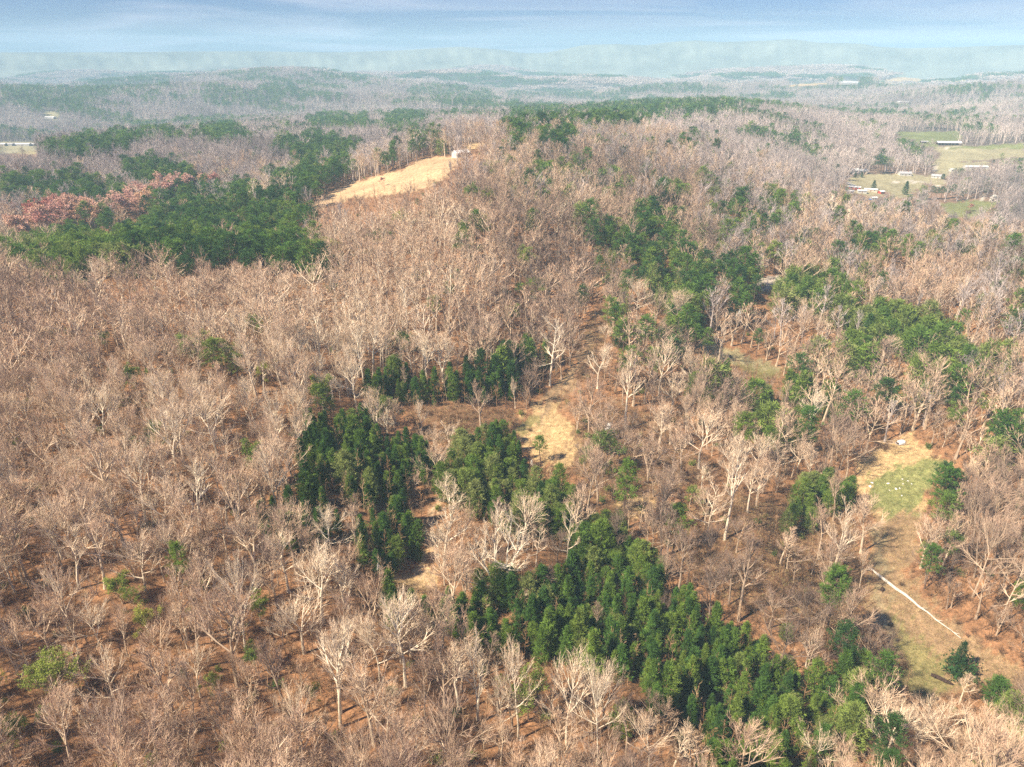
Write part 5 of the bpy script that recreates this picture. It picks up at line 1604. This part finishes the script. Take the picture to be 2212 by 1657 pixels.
# rotten stumps and dark snags
for lb, c, x, y, hh, rad in (('dark split stump just under the thick end of the white log', 'c8', 1222, 652, .9, .5), ('small black stump at the top of the olive grass hollow', 'c8', 1268, 852, 1.1, .42),
                             ('leaning black snag in the olive grass near the bottom', 'c8', 1500, 1290, 2.6, .42)):
    X, Y, Z = (float(q[0]) for q in ground_at(*D(c, x, y)))
    o = empty('stump', (X, Y, Z), 1.0)
    tag(o, lb, 'stump', 'dark rotten stumps in the hollow')
    B = MB(); B.tube([(0, 0, -.3), (.04, .02, hh * .5), (.2, .1, hh)], [rad * 1.25, rad, rad * .7], 9, cap=True); child(o, 'bole', B, M_STUB)
    for k in range(4):
        a_ = 1.57 * k + .3
        B = MB(); B.tube([(0, 0, .25), (rad * 1.6 * math.cos(a_), rad * 1.6 * math.sin(a_), .06), (rad * 2.7 * math.cos(a_), rad * 2.7 * math.sin(a_), -.12)], [rad * .4, rad * .25, .05], 5); child(o, 'root', B, M_STUB)
    B = MB(); B.tube([(.12, .06, hh * .8), (.4, .2, hh + .35)], [rad * .4, .06], 5); child(o, 'splinter', B, M_STUB)
X, Y, Z = (float(q[0]) for q in ground_at(*D('c8', 1560, 1165)))
o = empty('dead_log', (X, Y, Z), R(-38))
tag(o, 'short black rotten log lying in the olive grass', 'log')
B = MB(); B.tube([(-2.4, 0, .35), (-.8, .1, .42), (.9, -.05, .38), (2.3, .1, .3)], [.45, .5, .42, .2], 9, cap=True); child(o, 'bole', B, M_STUB)
for s in (-1, 1):
    B = MB(); B.tube([(s * 1.1, 0, .5), (s * 1.5, s * .8, .9), (s * 1.8, s * 1.3, 1.0)], [.15, .09, .03], 5); child(o, 'limb', B, M_STUB)

# the white shell by the far side of the valley clearing
X, Y, Z = (float(q[0]) for q in ground_at(*D('c5', 1395, 1464)))
o = empty('shell_cover', (X, Y, Z), R(20))
tag(o, 'white rounded shell lying in brown grass above the green clearing', 'cover')
B = MB()
n1, n2 = 9, 8
for i in range(n1):
    f = i / (n1 - 1)
    x = (f - .5) * 3.4
    wv = 1.05 * (1 - abs(2 * f - 1) ** 3) ** .5 + .12
    hv = 1.15 * (1 - abs(2 * f - 1) ** 4) ** .5 + .1
    for j in range(n2):
        a_ = math.pi * j / (n2 - 1)
        B.v.append((x, wv * math.cos(a_), .1 + hv * math.sin(a_) ** .7))
for i in range(n1 - 1):
    for j in range(n2 - 1):
        B.f.append((i * n2 + j, i * n2 + j + 1, (i + 1) * n2 + j + 1, (i + 1) * n2 + j)); B.m.append(0)
M_SHELL = plain('white_gelcoat', (.82, .83, .84), .4, .03, 1)
child(o, 'hull', B, M_SHELL)
B = MB(); B.box(-1.72, 1.72, -1.0, 1.0, -.1, .16); child(o, 'skirt', B, M_STEEL)
B = MB(); B.box(-1.78, -1.62, -.6, .6, .2, .75); child(o, 'vent', B, M_STUB)

# pale rubble in the green clearing, a white scrap under the big trees
M_STONE = plain('chalky_stone', (.72, .70, .66), .9, .1, 2)
stones = [(2150 + x / 7.2, 1060 + y / 7.2) for x, y in ((360, 1140), (318, 1205), (645, 1150), (675, 1278), (790, 1248), (860, 1240), (905, 1070), (1010, 1110), (1075, 1165), (900, 1375), (915, 1160))]
LB = ['upper left white stone of the left pair in the rubble patch', 'lower left white stone of the left pair in the rubble patch', 'flat white slab at the top middle of the rubble patch', 'small white stone lowest in the middle of the rubble patch',
      'white stone left of centre in the chalky rubble patch', 'white stone beside the central one in the rubble patch', 'pale stone at the top of the chalky rubble patch', 'pale stone right of the top one in the rubble patch',
      'rightmost pale stone of the chalky rubble patch', 'pale stone set apart below the chalky rubble patch', 'dull stone inside the ring of the rubble patch']
for k, (sx, sy) in enumerate(stones):
    X, Y, Z = (float(q[0]) for q in ground_at(sx / 1.1677, sy / 1.1677))
    B = MB()
    for i in range(14):
        d = unit(g.normal(size=3)) * np.array([.75, .5, .28]) * g.uniform(.75, 1.1)
        B.v.append(tuple(d))
    me = bpy.data.meshes.new('white_stone')
    import bmesh
    bm = bmesh.new()
    for v in B.v:
        bm.verts.new(v)
    bmesh.ops.convex_hull(bm, input=bm.verts)
    bm.to_mesh(me); bm.free()
    me.materials.append(M_STONE)
    o = link('white_stone', me, None, (X, Y, Z + .12))
    s_ = .95 if k in (0, 1, 2, 4) else .6
    o.scale = (s_, s_, s_); o.rotation_euler = (0, 0, g.uniform(0, 6))
    tag(o, LB[k], 'stone', 'pale stones of the rubble patch')
X, Y, Z = (float(q[0]) for q in ground_at(1125, 1600))
o = empty('bucket', (X, Y, Z), .6)
tag(o, 'small white bucket on the leaf litter under the bottom trees', 'bucket')
B = MB(); B.tube([(0, 0, .02), (0, 0, .75)], [.24, .32], 12); B.f.append(tuple(range(12))); B.m.append(0); child(o, 'pail', B, M_SHELL)
B = MB(); B.tube([(.32, 0, .72), (.22, 0, .98), (0, 0, 1.07), (-.22, 0, .98), (-.32, 0, .72)], [.02] * 5, 4); child(o, 'handle', B, M_STEEL)

# dark evergreen bush and brushy mounds in the hollow
for lb, c, x, y, wd, hh, tn, gr in (('large dark bush alone at the right of the olive grass', 'c8', 1660, 1120, 3.4, 5.0, .05, True), ('dark brown brush heap left of the olive grass', 'c8', 1330, 1090, 3.6, 2.6, .0, False), ('upper brown brush heap beside the dirt strip', 'c8', 1180, 920, 3.4, 3.0, .05, False),
                                    ('brown bush in the short grass below the white shell', 'c5', 1280, 1500, 4.5, 3.6, .1, False), ('small round bush in the straw clearing', 'c4', 1150, 1390, 1.6, 1.3, .05, False), ('reddish bush on the green pasture corner', 'f', 1600, 1050, 4.5, 4.5, .1, False)):
    X, Y, Z = (float(q[0]) for q in ground_at(*D(c, x, y)))
    o = empty('bush', (X, Y, Z), g.uniform(0, 6))
    tag(o, lb, 'bush')
    B, Lf = MB(), MB()
    for q in range(5):
        b_ = shrub(820 + q + int(x), gr)
        st, lf = MB(), MB()
        st.v = b_.v; st.f = [f for f, m_ in zip(b_.f, b_.m) if m_ == 0]; st.m = [0] * len(st.f)
        off = (g.normal() * wd * .22, g.normal() * wd * .22, 0)
        B.add(st, off, hh / 2.0 * g.uniform(.75, 1), g.uniform(0, 6))
        if gr:
            lf.v = b_.v; lf.f = [f for f, m_ in zip(b_.f, b_.m) if m_ == 1]; lf.m = [0] * len(lf.f)
            Lf.add(lf, off, hh / 2.0, g.uniform(0, 6))
    c_ = child(o, 'stems', B, M_BRUSH); c_['tint'] = tn
    if gr:
        c_ = child(o, 'foliage', Lf, M_NEEDLE); c_['tint'] = tn
